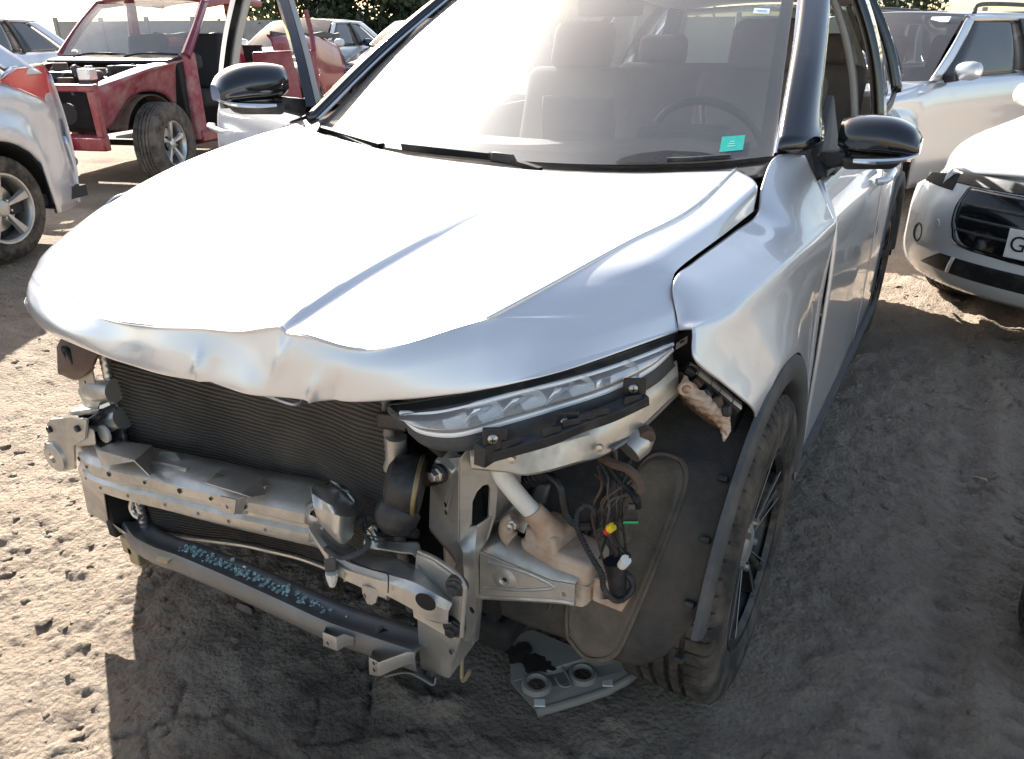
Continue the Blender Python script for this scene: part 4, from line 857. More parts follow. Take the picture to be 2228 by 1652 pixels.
# slot ring on that face
nB = np.cross(np.array(fB[3])-np.array(fB[0]), np.array(fB[7])-np.array(fB[0])); nB /= np.linalg.norm(nB)
def on_plane(q, p0, n): r = ray(*q); return CAMP+r*((p0-CAMP)@n)/(r@n)
sl_ = [on_plane(Z5(*q), fB[0], nB) for q in ((800, 1230), (840, 1190), (875, 1180), (890, 1210), (888, 1300), (880, 1400), (855, 1460), (825, 1500), (790, 1505), (765, 1470), (765, 1380), (768, 1300))]
fBp = [on_plane(Z5(*q), fB[0], nB) for q in ((690, 1000), (760, 915), (940, 1088), (948, 1200), (932, 1400), (880, 1555), (830, 1625), (683, 1590))]
part('side_face', M['silver_in'], MB().plate(fBp, [sl_], .003), post, bevel=.001)
part('slot_back', M['silver_in'], MB().plate([p+np.array((.01, .07, 0)) for p in [on_plane(Z5(*q), fB[0], nB) for q in ((740, 1150), (930, 1120), (930, 1420), (740, 1560))]], [], .003), post)
# widening foot of the post running down behind the flange
ft = lloft([pts(Z7, (1725, 275, 'y', -.475), (1860, 440, 'y', -.495), (1872, 500, 'y', -.50), (1900, 560, 'y', -.52), (1910, 900, 'y', -.54)),
           pts(Z7, (1830, 300, 'y', -.50), (1905, 380, 'y', -.525), (1915, 480, 'y', -.53), (1925, 640, 'y', -.535), (1930, 900, 'y', -.54)),
           pts(Z7, (1990, 250, 'y', -.50), (1975, 400, 'y', -.52), (1970, 500, 'y', -.52), (1975, 640, 'y', -.515), (1980, 900, 'y', -.50)),
           pts(Z7, (2095, 180, 'y', -.455), (2050, 330, 'y', -.465), (2010, 400, 'y', -.47), (2018, 640, 'y', -.47), (1995, 890, 'y', -.47))], 40, 4)
part('post_foot', M['silver_in'], MB().grid(ft), post, smooth=24, solid=.003)
part('bracket_tab', M['silver_in'], MB().hexa(pts(Z5, (480, 1090, 'y', -.50), (600, 1175, 'y', -.50), (690, 1060, 'y', -.47), (580, 960, 'y', -.47), (510, 1020, 'y', -.515), (640, 1120, 'y', -.515), (730, 990, 'y', -.48), (620, 920, 'y', -.48))), post, bevel=.005)
c = at(Z5(525, 1125), y=-.53); part('bolt', M['steel'], MB().lathe([(.01,.013),(0,.013),(-.001,.009),(-.012,.009),(-.013,0)], c, (.15, 1, -.1), 6), post, bevel=.001)
part('bolt_washer', M['black_pl'], MB().lathe([(.012,.017),(.004,.017),(.003,.010)], c, (.15, 1, -.1), 20), post)
for q in ((647, 1305), (650, 1300)): pass
# ---- arm running out to the fender side
arm = bpy.data.objects.new('support_arm', None); COL.objects.link(arm); arm.parent = CAR
aF = pts(Z6, (105, 770, 'y', -.475), (150, 810, 'y', -.49), (470, 930, 'y', -.47), (592, 948, 'y', -.455), (594, 1046, 'y', -.455), (480, 1030, 'y', -.47), (105, 1010, 'y', -.49))
p0 = at(Z6(105, 1010), y=-.49); nA = np.array((.10, -1, .05)); nA /= np.linalg.norm(nA)
aO = [on_plane(Z6(*q), p0, nA) for q in ((105, 775), (130, 790), (470, 930), (595, 950), (594, 1048), (480, 1032), (105, 1012))]
part('arm_web', M['silver_in'], MB().plate(aO, [ring(on_plane(Z6(233, 925), p0, nA), nA, .0048, 12), ring(on_plane(Z6(538, 1000), p0, nA), nA, .004, 12)], .003), arm, bevel=.001)
part('hole_boss', M['silver_in'], MB().lathe([(0,.026),(-.003,.022),(-.004,.010),(0,.005)], on_plane(Z6(233, 925), p0, nA)+nA*.001, nA*-1, 24), arm)
aT = [on_plane(Z6(*q), p0, nA) for q in ((115, 765), (300, 812), (470, 900), (595, 935))]
part('arm_flange', M['silver_in'], MB().grid(np.array([aO[0:4], [aO[0]+np.array((.0, .05, .02)), aO[1]+np.array((.03, .05, .02)), aO[2]+np.array((0, .045, .012)), aO[3]+np.array((0, .03, .008))]])), arm, smooth=30, solid=.003)
part('arm_lip', M['silver_in'], MB().tube([aO[6], aO[5], aO[4]], .006, 8, n=20), arm)
part('arm_bead', M['silver_in'], MB().tube([p+nA*.002 for p in (on_plane(Z6(130, 960), p0, nA), on_plane(Z6(300, 975), p0, nA), on_plane(Z6(470, 968), p0, nA), on_plane(Z6(470, 945), p0, nA), on_plane(Z6(330, 880), p0, nA), on_plane(Z6(150, 830), p0, nA))], .004, 8, n=50), arm)

# ---- lower crossmember: channel with an upturned front lip
low = bpy.data.objects.new('lower_crossmember', None); COL.objects.link(low); low.parent = CAR; low['label'] = 'dark lower crossmember strewn with broken glass'
LP = pts(Z7, (20, 235, 'y', -.525), (80, 320, 'y', -.55), (190, 380, 'y', -.585), (330, 430, 'y', -.60), (600, 545, 'y', -.607), (900, 680, 'y', -.610), (1140, 790, 'y', -.610), (1400, 880, 'y', -.607), (1650, 962, 'y', -.60))
secL = [(-.064, -.022), (-.060, -.006), (-.052, -.002), (-.044, -.004), (-.036, -.009), (-.020, -.008), (-.008, .0), (.0, .002), (.006, -.006), (.007, -.034), (.002, -.042)]
LA = sweep(LP, secL, 90)
part('channel', M['low_metal'], MB().grid(LA), low, smooth=45, solid=.003)
for q in (0, 1):
    pass
V = pts(Z7, (1128, 795, 'y', -.612), (1128, 880, 'y', -.625), (1205, 950, 'y', -.640), (1205, 905, 'y', -.640), (1270, 860, 'y', -.628), (1305, 875, 'y', -.615), (1302, 930, 'y', -.615), (1215, 955, 'y', -.64), (1135, 925, 'y', -.625))
def ubr(L, par): 
    """strip bracket: top line and bottom line"""
    return sheet('clip_bracket', [p for q in L for p in q], [(2*i, 2*i+1, 2*i+3, 2*i+2) for i in range(len(L)-1)], M['silver_in'], par, th=.0026, bevel=.0008, smooth=25)
ubr([pts(Z7, (1150, 800, 'y', -.602), (1165, 880, 'y', -.602)), pts(Z7, (1128, 850, 'y', -.640), (1132, 925, 'y', -.640)), pts(Z7, (1205, 880, 'y', -.648), (1210, 955, 'y', -.648)), pts(Z7, (1250, 858, 'y', -.630), (1260, 925, 'y', -.630)), pts(Z7, (1305, 880, 'y', -.618), (1302, 925, 'y', -.618))], low)
ubr([pts(Z7, (1405, 935, 'y', -.602), (1425, 1000, 'y', -.602)), pts(Z7, (1385, 990, 'y', -.645), (1388, 1085, 'y', -.645)), pts(Z7, (1440, 1020, 'y', -.655), (1445, 1095, 'y', -.655)), pts(Z7, (1600, 960, 'y', -.615), (1610, 1025, 'y', -.615)), pts(Z7, (1640, 965, 'y', -.606), (1640, 1030, 'y', -.606))], low)
for q, yv in (((1157, 910), -.647), ((1413, 1022), -.652), ((1415, 1060), -.652)): part('hole', M['dark'], MB().lathe([(0,0),(0,.004)], at(Z7(*q), y=yv-.004), (.2, 1, 0), 12), low)
ec = at(Z7(1520, 862), z=float(LA[80][4][2]))
part('drain_ring', M['low_metal'], MB().lathe([(0,.038),(.004,.035),(.005,.030),(.001,.026),(-.006,.025)], ec+np.array((0,0,-.002)), (0, 0, 1), 32), low)
part('drain_hole', M['dark'], MB().lathe([(0,0),(0,.026)], ec+np.array((0,0,.001)), (0, 0, 1), 28), low)
part('end_hook', M['low_metal'], MB().grid(loft([pts(Z7, (1470, 1100, 'y', -.60), (1600, 1075, 'y', -.60), (1680, 1110, 'y', -.595), (1745, 1145, 'y', -.59), (1760, 1105, 'y', -.585)), pts(Z7, (1480, 1080, 'y', -.57), (1600, 1045, 'y', -.57), (1690, 1080, 'y', -.57), (1745, 1110, 'y', -.57), (1758, 1085, 'y', -.57))], 24, 4)), low, smooth=50, solid=.003)
part('tow_hook', M['gold_in'], MB().tube(pts(Z7, (1905, 985, 'y', -.52), (1905, 1105, 'y', -.53), (1920, 1112, 'y', -.535), (1948, 1065, 'y', -.535)), .004, 8, n=20), low)
part('under_clip', M['grey_pl'], MB().hexa(pts(Z7, (640, 715, 'y', -.56), (700, 740, 'y', -.57), (740, 760, 'y', -.57), (760, 730, 'y', -.54), (650, 680, 'y', -.56), (710, 700, 'y', -.57), (735, 720, 'y', -.57), (740, 700, 'y', -.54))), low, bevel=.003)
part('rusty_end', M['gold_in'], MB().hexa(pts(Z7, (200, 440, 'y', -.605), (265, 455, 'y', -.612), (310, 420, 'y', -.60), (240, 395, 'y', -.59), (205, 455, 'y', -.600), (262, 470, 'y', -.608), (305, 440, 'y', -.597), (240, 415, 'y', -.588))), low)
for q in ((30, 360), (70, 420)): 
    V = [np.array(at(Z7(*q), y=-.53))+np.array(d) for d in ((-.02,0,-.03),(.02,0,-.03),(.02,.03,-.03),(-.02,.03,-.03),(-.02,0,.02),(.02,0,.02),(.02,.03,.02),(-.02,.03,.02))]
    part('lower_mount', M['gold_in'], MB().hexa(V), low, bevel=.004)

# ---- headlight
hl = bpy.data.objects.new('headlight', None); COL.objects.link(hl); hl.parent = CAR; hl['label'] = 'left headlight with chrome framed lens, loose in its mount'
up1 = pts(Z5, (195, 640, 'y', -.602), (320, 625, 'y', -.595), (700, 560, 'y', -.565), (1000, 500, 'y', -.52), (1300, 430, 'y', -.465), (1700, 315, 'y', -.375), (2000, 215, 'y', -.30), (2175, 150, 'y', -.262))
up2 = pts(Z5, (215, 700, 'y', -.605), (330, 705, 'y', -.602), (700, 650, 'y', -.572), (1000, 575, 'y', -.527), (1300, 500, 'y', -.472), (1700, 385, 'y', -.382), (2000, 270, 'y', -.305), (2168, 205, 'y', -.264))
upm = [a*.5+b*.5+np.array((0, .012, .004)) for a, b in zip(up1, up2)]
part('seal_strip', M['black_pl'], MB().grid(loft([up1, upm, up2], 60, 8)), hl, smooth=60, solid=.003)
lensT = pts(Z5, (270, 705, 'y', -.606), (520, 700, 'y', -.590), (800, 640, 'y', -.562), (1100, 560, 'y', -.512), (1400, 488, 'y', -.455), (1700, 400, 'y', -.388), (2000, 290, 'y', -.312), (2150, 225, 'y', -.27))
lensB = pts(Z5, (300, 730, 'y', -.608), (420, 820, 'y', -.606), (640, 845, 'y', -.592), (900, 785, 'y', -.560), (1300, 670, 'y', -.486), (1700, 540, 'y', -.402), (1980, 400, 'y', -.325), (2140, 260, 'y', -.272))
def bulge(a, b, t, k): return a*(1-t)+b*t+np.array((.35, -.9, .1))*k*math.sin(math.pi*t)
lensG = loft([lensT, [bulge(a, b, .35, .016) for a, b in zip(lensT, lensB)], [bulge(a, b, .7, .016) for a, b in zip(lensT, lensB)], lensB], 70, 14)
part('lens', M['lens'], MB().grid(lensG), hl, smooth=180)
inn = np.array((-.25, 1, -.05)); inn /= np.linalg.norm(inn)
part('bezel_upper', M['diffuser'], MB().tube([p+inn*.004 for p in lensT], .0042, 8, n=60), hl)
part('bezel_lower', M['diffuser'], MB().tube([p+inn*.004 for p in lensB], .0062, 8, n=60), hl)
bk = loft([[p+inn*.050 for p in lensT], [p+inn*.058 for p in lensB]], 40, 6)
part('reflector_back', M['reflector'], MB().grid(bk), hl, smooth=180)
part('reflector_floor', M['reflector'], MB().grid(loft([[p+inn*.006 for p in lensB], [p+inn*.058 for p in lensB]], 40, 4)), hl, smooth=180)
part('reflector_roof', M['reflector'], MB().grid(loft([[p+inn*.006 for p in lensT], [p+inn*.050 for p in lensT]], 40, 4)), hl, smooth=180)
part('end_diffuser', M['diffuser'], MB().grid(np.array([[lensG[j][i]+inn*.006 for i in range(50, 69)] for j in range(2, 12)])), hl, smooth=180)
for t in (.17, .30, .43, .56, .69):     # chamber walls and lamp bowls
    i = t*69; k = int(i); a = lensG[2][k]; b = lensG[11][k]
    part('chamber_wall', M['chrome'], MB().grid(np.array([[a+inn*.008, b+inn*.008], [a+inn*.03+np.array((.010, 0, -.004)), b+inn*.03+np.array((.010, 0, .004))], [a+inn*.050+np.array((.022, 0, -.006)), b+inn*.055+np.array((.022, 0, .006))]])), hl, smooth=60, solid=.0015)
    c = (lensG[7][min(k+6, 69)])+inn*.036
    part('lamp_bowl', M['reflector'], MB().lathe([(-.014,.021),(-.006,.019),(.004,.013),(.008,0)], c, inn, 20), hl, smooth=180)
housing = loft([[p+np.array((0, .004, -.002)) for p in lensB], [p+np.array((.006, .006, -.028)) for p in lensB], [p+np.array((.0, .05, -.040)) for p in lensB]], 50, 8)
part('lamp_housing', M['grey_pl'], MB().grid(housing), hl, smooth=60, solid=.003)
part('lamp_side', M['grey_pl'], MB().grid(loft([pts(Z5, (195, 640, 'y', -.600), (205, 700, 'y', -.602), (330, 800, 'y', -.600), (520, 880, 'y', -.590), (780, 905, 'y', -.57)), pts(Z5, (260, 700, 'y', -.604), (300, 760, 'y', -.606), (420, 832, 'y', -.603), (640, 865, 'y', -.59), (860, 850, 'y', -.57))], 30, 5)), hl, smooth=60, solid=.003)
# black bumper bracket screwed below the lamp
bb = bpy.data.objects.new('bumper_bracket', None); COL.objects.link(bb); bb.parent = CAR
BPh = pts(Z5, (862, 985, 'y', -.590), (1050, 930, 'y', -.570), (1300, 858, 'y', -.530), (1500, 775, 'y', -.485), (1720, 700, 'y', -.430), (1960, 590, 'y', -.375))
part('bracket_bar', M['black_pl'], MB().grid(sweep(BPh, [(-.014, -.009), (.011, -.010), (.012, .006), (-.004, .010), (-.015, .008), (-.014, -.009)], 50)), bb, smooth=25, bevel=.001)
part('bar_end', M['black_pl'], MB().hexa([BPh[0]+np.array(d) for d in ((-.012,-.014,-.013),(.009,-.015,-.013),(.012,.010,-.013),(-.011,.010,-.013),(-.012,-.011,.022),(.008,-.012,.018),(.012,.010,.022),(-.011,.010,.025))]), bb, bevel=.002)
for t in (.09, .20, .42, .56, .66, .74, .93):
    k = cr(BPh, 101)[int(t*100)]; part('bracket_rib', M['black_pl'], MB().box(k+np.array((.002, -.006, .003)), (.004, .030, .026), Matrix.Rotation(RAD(-38), 3, 'Z')), bb, bevel=.001)
for q, yv in (((915, 876), -.594), ((1412, 765), -.498), ((1880, 530), -.392)):
    c = at(Z5(*q), y=yv); part('screw_tab', M['black_pl'], MB().box(c+np.array((0, .006, -.002)), (.036, .006, .036), Matrix.Rotation(RAD(32), 3, 'Z')), bb, bevel=.002)
    s_ = part('screw', M['steel'], MB().lathe([(.004,.0075),(-.001,.0075),(-.004,.005),(-.005,0)], c, (-.5, .85, .1), 16), bb)
    for a in (0, 1): part('screw_slot', M['dark'], MB().box(c+np.array((.5, -.85, -.1))*.0054, (.0085 if a else .0018, .001, .0018 if a else .0085), Matrix.Rotation(RAD(32), 3, 'Z')), s_)
# ---- silver apron rail under the lamp
ap = lloft([pts(Z5, (755, 925, 'y', -.555), (900, 905, 'y', -.535), (1150, 850, 'y', -.49), (1500, 730, 'y', -.42), (1850, 560, 'y', -.345), (2180, 330, 'y', -.25)),
           pts(Z5, (758, 1000, 'y', -.565), (1000, 985, 'y', -.545), (1180, 940, 'y', -.515), (1500, 870, 'y', -.445), (1800, 760, 'y', -.37), (2190, 430, 'y', -.26)),
           pts(Z5, (765, 1072, 'y', -.565), (1000, 1095, 'y', -.55), (1170, 1112, 'y', -.53), (1480, 1035, 'y', -.46), (1760, 935, 'y', -.385), (2190, 540, 'y', -.26)),
           pts(Z5, (775, 1080, 'y', -.53), (1000, 1100, 'y', -.51), (1180, 1118, 'y', -.49), (1490, 1042, 'y', -.42), (1780, 930, 'y', -.35), (2195, 560, 'y', -.24)),
           pts(Z5, (780, 1060, 'y', -.48), (1000, 1075, 'y', -.46), (1190, 1090, 'y', -.44), (1500, 1010, 'y', -.37), (1790, 900, 'y', -.30), (2195, 550, 'y', -.20))], 60, 3)
part('apron_rail', M['silver_in'], MB().grid(ap), CAR, smooth=22, solid=.003, bevel=.003)['label'] = 'silver inner fender rail below the headlight'
for q, yv in (((1650, 936), -.425), ((1045, 1015), -.556)): part('rail_bolt', M['steel'], MB().lathe([(.004,.006),(-.004,.006),(-.005,0)], at(Z5(*q), y=yv), (-.3, 1, 0), 10), CAR)
part('rail_rod', M['low_metal'], MB().tube(pts(Z5, (2180, 560, 'y', -.25), (2000, 740, 'y', -.30), (1850, 870, 'y', -.36), (1740, 945, 'y', -.40)), .0045, 8, n=24), CAR)
part('rail_mount', M['silver_in'], MB().tube(pts(Z5, (1850, 960, 'y', -.36), (1920, 890, 'y', -.34), (1985, 830, 'y', -.32)), [.024, .026, .016], 14, n=10), CAR)
part('rail_bolt', M['rust'], MB().lathe([(.012,.014),(-.006,.014),(-.008,0)], at(Z5(1975, 850), y=-.345), (-.6, .8, .1), 6), CAR, bevel=.001)

# ---- horn
hr = bpy.data.objects.new('horn', None); COL.objects.link(hr); hr.parent = CAR
hc = at(Z5(345, 1190), y=-.535); ha = np.array((-.86, -.42, .15)); ha /= np.linalg.norm(ha)
part('horn_disc', M['black_pl'], MB().lathe([(-.022,0),(-.022,.046),(-.012,.054),(.006,.054),(.012,.050),(.030,.046),(.040,.030),(.044,.0)], hc, ha, 36), hr, smooth=40)
part('horn_rim', M['brass'], MB().lathe([(-.019,.054),(-.017,.0556),(-.013,.0556),(-.011,.054)], hc, ha, 36), hr)
part('horn_trumpet', M['black_pl'], MB().tube(pts(Z5, (320, 1330, 'y', -.545), (270, 1380, 'y', -.56), (220, 1440, 'y', -.57), (190, 1480, 'y', -.575)), [.034, .040, .036, .022], 14, n=16), hr)
part('horn_bracket', M['rust'], MB().hexa(pts(Z5, (440, 1210, 'y', -.50), (540, 1190, 'y', -.51), (560, 1120, 'y', -.50), (450, 1100, 'y', -.50), (440, 1200, 'y', -.49), (540, 1185, 'y', -.50), (560, 1115, 'y', -.49), (450, 1095, 'y', -.49))), hr)
# upright tube beside the radiator
part('drier_bottle', M['silver_in'], MB().tube(pts(Z5, (250, 860, 'y', -.50), (250, 1000, 'y', -.50), (230, 1080, 'y', -.50)), .019, 14, n=10), CAR)
part('side_seal', M['black_pl'], MB().hexa(pts(Z5, (120, 800, 'y', -.55), (320, 830, 'y', -.56), (320, 830, 'y', -.50), (120, 800, 'y', -.50), (110, 690, 'y', -.55), (330, 720, 'y', -.57), (330, 720, 'y', -.50), (110, 690, 'y', -.50))), CAR, bevel=.004)
part('lamp_mount', M['dark'], MB().hexa(pts(Z5, (420, 900, 'y', -.55), (560, 1020, 'y', -.54), (640, 930, 'y', -.52), (520, 860, 'y', -.52), (400, 870, 'y', -.57), (560, 960, 'y', -.56), (650, 900, 'y', -.53), (520, 850, 'y', -.53))), CAR, bevel=.004)

# ---- washer tank
tk = bpy.data.objects.new('washer_tank', None); COL.objects.link(tk); tk.parent = CAR; tk['label'] = 'dirty off-white washer tank with filler neck'
R0 = pts(Z6, (265, 715, 'y', -.455), (470, 880, 'y', -.47), (640, 960, 'y', -.475), (700, 880, 'y', -.44), (780, 830, 'y', -.39), (782, 735, 'y', -.36), (640, 645, 'y', -.34), (470, 595, 'y', -.35), (380, 640, 'y', -.39))
R1 = pts(Z6, (300, 690, 'y', -.435), (470, 800, 'y', -.45), (610, 850, 'y', -.45), (680, 800, 'y', -.42), (740, 770, 'y', -.38), (740, 715, 'y', -.355), (630, 660, 'y', -.35), (490, 625, 'y', -.36), (400, 660, 'y', -.39))
R2 = pts(Z6, (300, 820, 'y', -.45), (480, 960, 'y', -.465), (635, 985, 'y', -.475), (692, 890, 'y', -.44), (780, 850, 'y', -.39), (790, 760, 'y', -.35), (660, 700, 'y', -.30), (480, 680, 'y', -.30), (340, 720, 'y', -.36))
R3 = pts(Z6, (330, 960, 'y', -.43), (470, 1050, 'y', -.44), (630, 1092, 'y', -.455), (690, 1010, 'y', -.43), (760, 960, 'y', -.39), (770, 880, 'y', -.34), (660, 820, 'y', -.30), (480, 800, 'y', -.30), (360, 850, 'y', -.36))
def close(r): return [*r, r[0]]
ctr = np.mean(R1, axis=0)
T8 = pts(Z6, (400, 1015, 'y', -.430), (632, 1095, 'y', -.455), (772, 965, 'y', -.375), (500, 820, 'y', -.34), (285, 715, 'y', -.450), (680, 872, 'y', -.460), (784, 738, 'y', -.370), (470, 598, 'y', -.345))
part('tank_body', M['tank'], MB().hexa(T8), tk, bevel=.014, bseg=4, smooth=180)
U8 = [T8[4]*.93+T8[6]*.07, T8[4]*.45+T8[5]*.55, T8[7]*.45+T8[6]*.55, T8[7]*.93+T8[5]*.07]
part('tank_step', M['tank'], MB().hexa([p+np.array((0, 0, -.01)) for p in U8]+[p+(np.mean(U8, axis=0)-p)*.12+np.array((-.004, 0, .026)) for p in U8]), tk, bevel=.010, bseg=4, smooth=180)
sm = [T8[k]*.42+T8[k+4]*.58 for k in range(4)]; smc = np.mean(sm, axis=0)
part('tank_seam', M['tank'], MB().plate([smc+(p-smc)*1.03 for p in sm], [], .004), tk, bevel=.0015)
nk = pts(Z6, (205, 340, 'y', -.455), (225, 400, 'y', -.455), (330, 530, 'y', -.445), (400, 600, 'y', -.44))
part('filler_neck', M['white_pl'], MB().tube(nk, [.0165, .0168, .0165, .0165], 18, n=24), tk)
part('neck_collar', M['tank'], MB().tube(pts(Z6, (375, 570, 'y', -.443), (400, 602, 'y', -.44), (432, 640, 'y', -.432), (462, 690, 'y', -.42)), [.0190, .0205, .022, .030], 18, n=20), tk)
part('tank_ear', M['tank'], MB().tube(pts(Z6, (270, 720, 'y', -.45), (240, 690, 'y', -.45), (245, 640, 'y', -.45), (280, 610, 'y', -.445)), [.016, .014, .014, .012], 12, n=16), tk)
c = at(Z6(268, 650), y=-.465); part('bolt', M['steel'], MB().lathe([(.012,.009),(0,.009),(-.001,.006),(-.009,.006),(-.010,0)], c, (0, 1, -.2), 6), tk)
part('ear_plate', M['silver_in'], MB().hexa(pts(Z6, (190, 620, 'y', -.43), (330, 690, 'y', -.43), (360, 620, 'y', -.42), (280, 545, 'y', -.42), (190, 610, 'y', -.42), (330, 680, 'y', -.42), (360, 610, 'y', -.41), (280, 535, 'y', -.41))), tk)
part('tank_foot', M['tank'], MB().plate(pts(Z6, (690, 900, 'y', -.425), (780, 920, 'y', -.42), (790, 1000, 'y', -.42), (895, 990, 'y', -.41), (840, 1080, 'y', -.42), (690, 1020, 'y', -.43)), [], .012), tk, bevel=.003)
part('washer_pump', M['black_pl'], MB().tube(pts(Z6, (795, 830, 'y', -.44), (808, 900, 'y', -.44), (815, 1000, 'y', -.44)), [.019, .017, .014], 16, n=12), tk)
part('pump_plug', M['white_pl'], MB().tube(pts(Z6, (835, 855, 'y', -.455), (858, 825, 'y', -.46)), [.008, .009], 10, n=6), tk)

# ---- wheel liner around the tyre, seen from the front
ln = bpy.data.objects.new('wheel_liner', None); COL.objects.link(ln); ln.parent = CAR; ln['label'] = 'dusty black wheel arch liner'
def LC(x, a, R=.420): return np.array((x, .01-R*math.cos(RAD(a)), .335+R*math.sin(RAD(a))))
LXS = np.linspace(.50, .885, 40)
A0 = np.interp(LXS, [.50, .64, .76, .80, .84, .86, .885], [-1, -1.5, -1, .5, 6, 12, 20])
AL = np.array([[LC(x, a0+(92-a0)*t, .418+.004*math.sin(x*26)-.012*max(0, 1-t*14)) for x, a0 in zip(LXS, A0)] for t in np.linspace(0, 1, 70)])
part('liner_shell', M['liner'], MB().grid(AL), ln, smooth=180, solid=.003)
def emboss(P, name='liner_panel'):
    P = np.array(P); c = P.mean(0)
    g = [[LC(*(c+(p-c)*k), .418+h) for p in P] for k, h in ((1.0, .002), (.93, .012), (.86, .012), (.80, .008), (.4, .007), (.02, .007))]
    part(name, M['liner_dusty'], MB().grid(np.array([cr(close(r), 60) for r in g])), ln, smooth=60)
_pan = [(.66, 2), (.70, -2), (.75, 2), (.775, 12), (.80, 30), (.81, 46), (.795, 53), (.75, 54), (.725, 50), (.715, 38), (.67, 28), (.655, 12)]
part('panel_ridge', M['liner_dusty'], MB().tube([LC(x, a, .424) for x, a in cr(np.array([(x, a, 0) for x, a in close(_pan)]), 80)[:, :2]], .005, 6), ln)
emboss([(.66, 2), (.70, -2), (.75, 2), (.775, 12), (.80, 30), (.81, 46), (.795, 53), (.75, 54), (.725, 50), (.715, 38), (.67, 28), (.655, 12)])
part('liner_groove', M['dark'], MB().tube([LC(.70, a, .421) for a in range(54, 90, 4)], .003, 6), ln)
part('liner_bead', M['liner'], MB().tube([LC(.60+.002*a, a, .421) for a in range(8, 60, 4)], .005, 6), ln)
for a in (8, 22, 37, 52): part('liner_clip', M['black_pl'], MB().box(LC(.868, a, .422), (.018, .010, .014), Matrix.Rotation(RAD(-a+90), 3, 'X')), ln, bevel=.002)
part('inner_apron', M['dark'], MB().box((.50, -.05, .60), (.02, .75, .55)), CAR)
part('rail_stub', M['silver_in'], MB().box((.47, -.30, .50), (.09, .35, .13)), CAR, bevel=.01)
part('steering_duct', M['black_pl'], MB().tube(pts(Z6, (190, 560, 'y', -.33), (250, 480, 'y', -.33), (330, 410, 'y', -.34), (420, 370, 'y', -.36)), .020, 12, n=60, corr=.09), CAR)
part('caliper_bracket', M['low_metal'], MB().hexa(pts(Z6, (340, 560, 'y', -.34), (440, 560, 'y', -.34), (480, 430, 'y', -.33), (390, 410, 'y', -.33), (350, 540, 'y', -.36), (430, 545, 'y', -.36), (465, 440, 'y', -.35), (395, 425, 'y', -.35))), CAR, bevel=.006)
# ---- wiring
def cable(name, zf, L, r=.006, mat='black_pl', corr=None, n=70): return part(name, M[mat], MB().tube(pts(zf, *L), r, 8, n=n, corr=corr), CAR)
cable('wiring_loom', Z6, [(400, 375, 'y', -.40), (470, 400, 'y', -.41), (520, 450, 'y', -.42), (535, 530, 'y', -.42), (555, 600, 'y', -.42), (610, 650, 'y', -.42), (680, 650, 'y', -.42)], .0075)
cable('wiring_loom', Z6, [(700, 640, 'y', -.43), (690, 570, 'y', -.44), (650, 545, 'y', -.45), (610, 580, 'y', -.46), (605, 660, 'y', -.47), (640, 740, 'y', -.475), (690, 830, 'y', -.48), (730, 900, 'y', -.48), (745, 980, 'y', -.47), (800, 1035, 'y', -.46), (850, 1030, 'y', -.45)], .0048, corr=.12, n=220)
cable('wiring_loom', Z6, [(735, 300, 'y', -.40), (790, 330, 'y', -.42), (870, 360, 'y', -.43), (925, 420, 'y', -.435), (930, 470, 'y', -.44), (900, 500, 'y', -.44), (885, 540, 'y', -.45)], .0075, 'rust')
cable('wiring_loom', Z6, [(780, 350, 'y', -.42), (830, 420, 'y', -.43), (880, 470, 'y', -.44), (910, 510, 'y', -.45), (918, 560, 'y', -.45)], .0055, corr=.12, n=160)
cable('wiring_loom', Z6, [(800, 260, 'y', -.39), (805, 400, 'y', -.40), (800, 520, 'y', -.41), (805, 640, 'y', -.42), (800, 760, 'y', -.42), (815, 840, 'y', -.43)], .0045, 'rust')
cable('wiring_loom', Z6, [(830, 880, 'y', -.43), (880, 920, 'y', -.43), (890, 970, 'y', -.43), (850, 1020, 'y', -.44), (800, 1030, 'y', -.45)], .006)
cable('wire', Z6, [(790, 690, 'y', -.43), (815, 740, 'y', -.435), (850, 780, 'y', -.44), (880, 805, 'y', -.45), (862, 825, 'y', -.455)], .0018, n=40)
cable('wire', Z6, [(785, 695, 'y', -.43), (800, 760, 'y', -.435), (840, 795, 'y', -.44), (870, 800, 'y', -.45)], .0018, n=40)
cable('wire', Z6, [(835, 630, 'y', -.45), (800, 640, 'y', -.45), (770, 655, 'y', -.45)], .0014, n=20)
cable('wiring_loom', Z12, [(700, 670, 'y', -.57), (740, 610, 'y', -.56), (810, 585, 'y', -.55), (880, 590, 'y', -.54), (930, 600, 'y', -.54)], .0065, 'grey_pl', .14, 140)
cable('wiring_loom', Z12, [(800, 790, 'y', -.585), (810, 850, 'y', -.61), (750, 910, 'y', -.625), (650, 960, 'y', -.63), (560, 980, 'y', -.63), (470, 950, 'y', -.63), (380, 890, 'y', -.62)], .0048, 'grey_pl', .14, 200)
cable('wiring_loom', Z12, [(880, 740, 'y', -.54), (1000, 730, 'y', -.53), (1150, 725, 'y', -.52), (1300, 745, 'y', -.52)], .0085, 'black_pl', .10, 160)
cable('wire', Z12, [(345, 880, 'y', -.62), (390, 930, 'y', -.62), (420, 980, 'y', -.62)], .002, 'gold_in', n=20)
for k in range(12):
    u0, v0 = RNG.uniform(690, 830), RNG.uniform(290, 420); u1, v1 = RNG.uniform(700, 900), RNG.uniform(560, 900)
    cable('wire', Z6, [(u0, v0, 'y', -.40), (u0+RNG.uniform(-60, 90), v0+RNG.uniform(60, 120), 'y', -.43), ((u0+u1)/2+RNG.uniform(-60, 60), (v0+v1)/2, 'y', -.44), (u1, v1, 'y', -.43)], RNG.uniform(.0013, .0024), ('black_pl', 'grey_pl', 'rust')[k % 3], n=40)
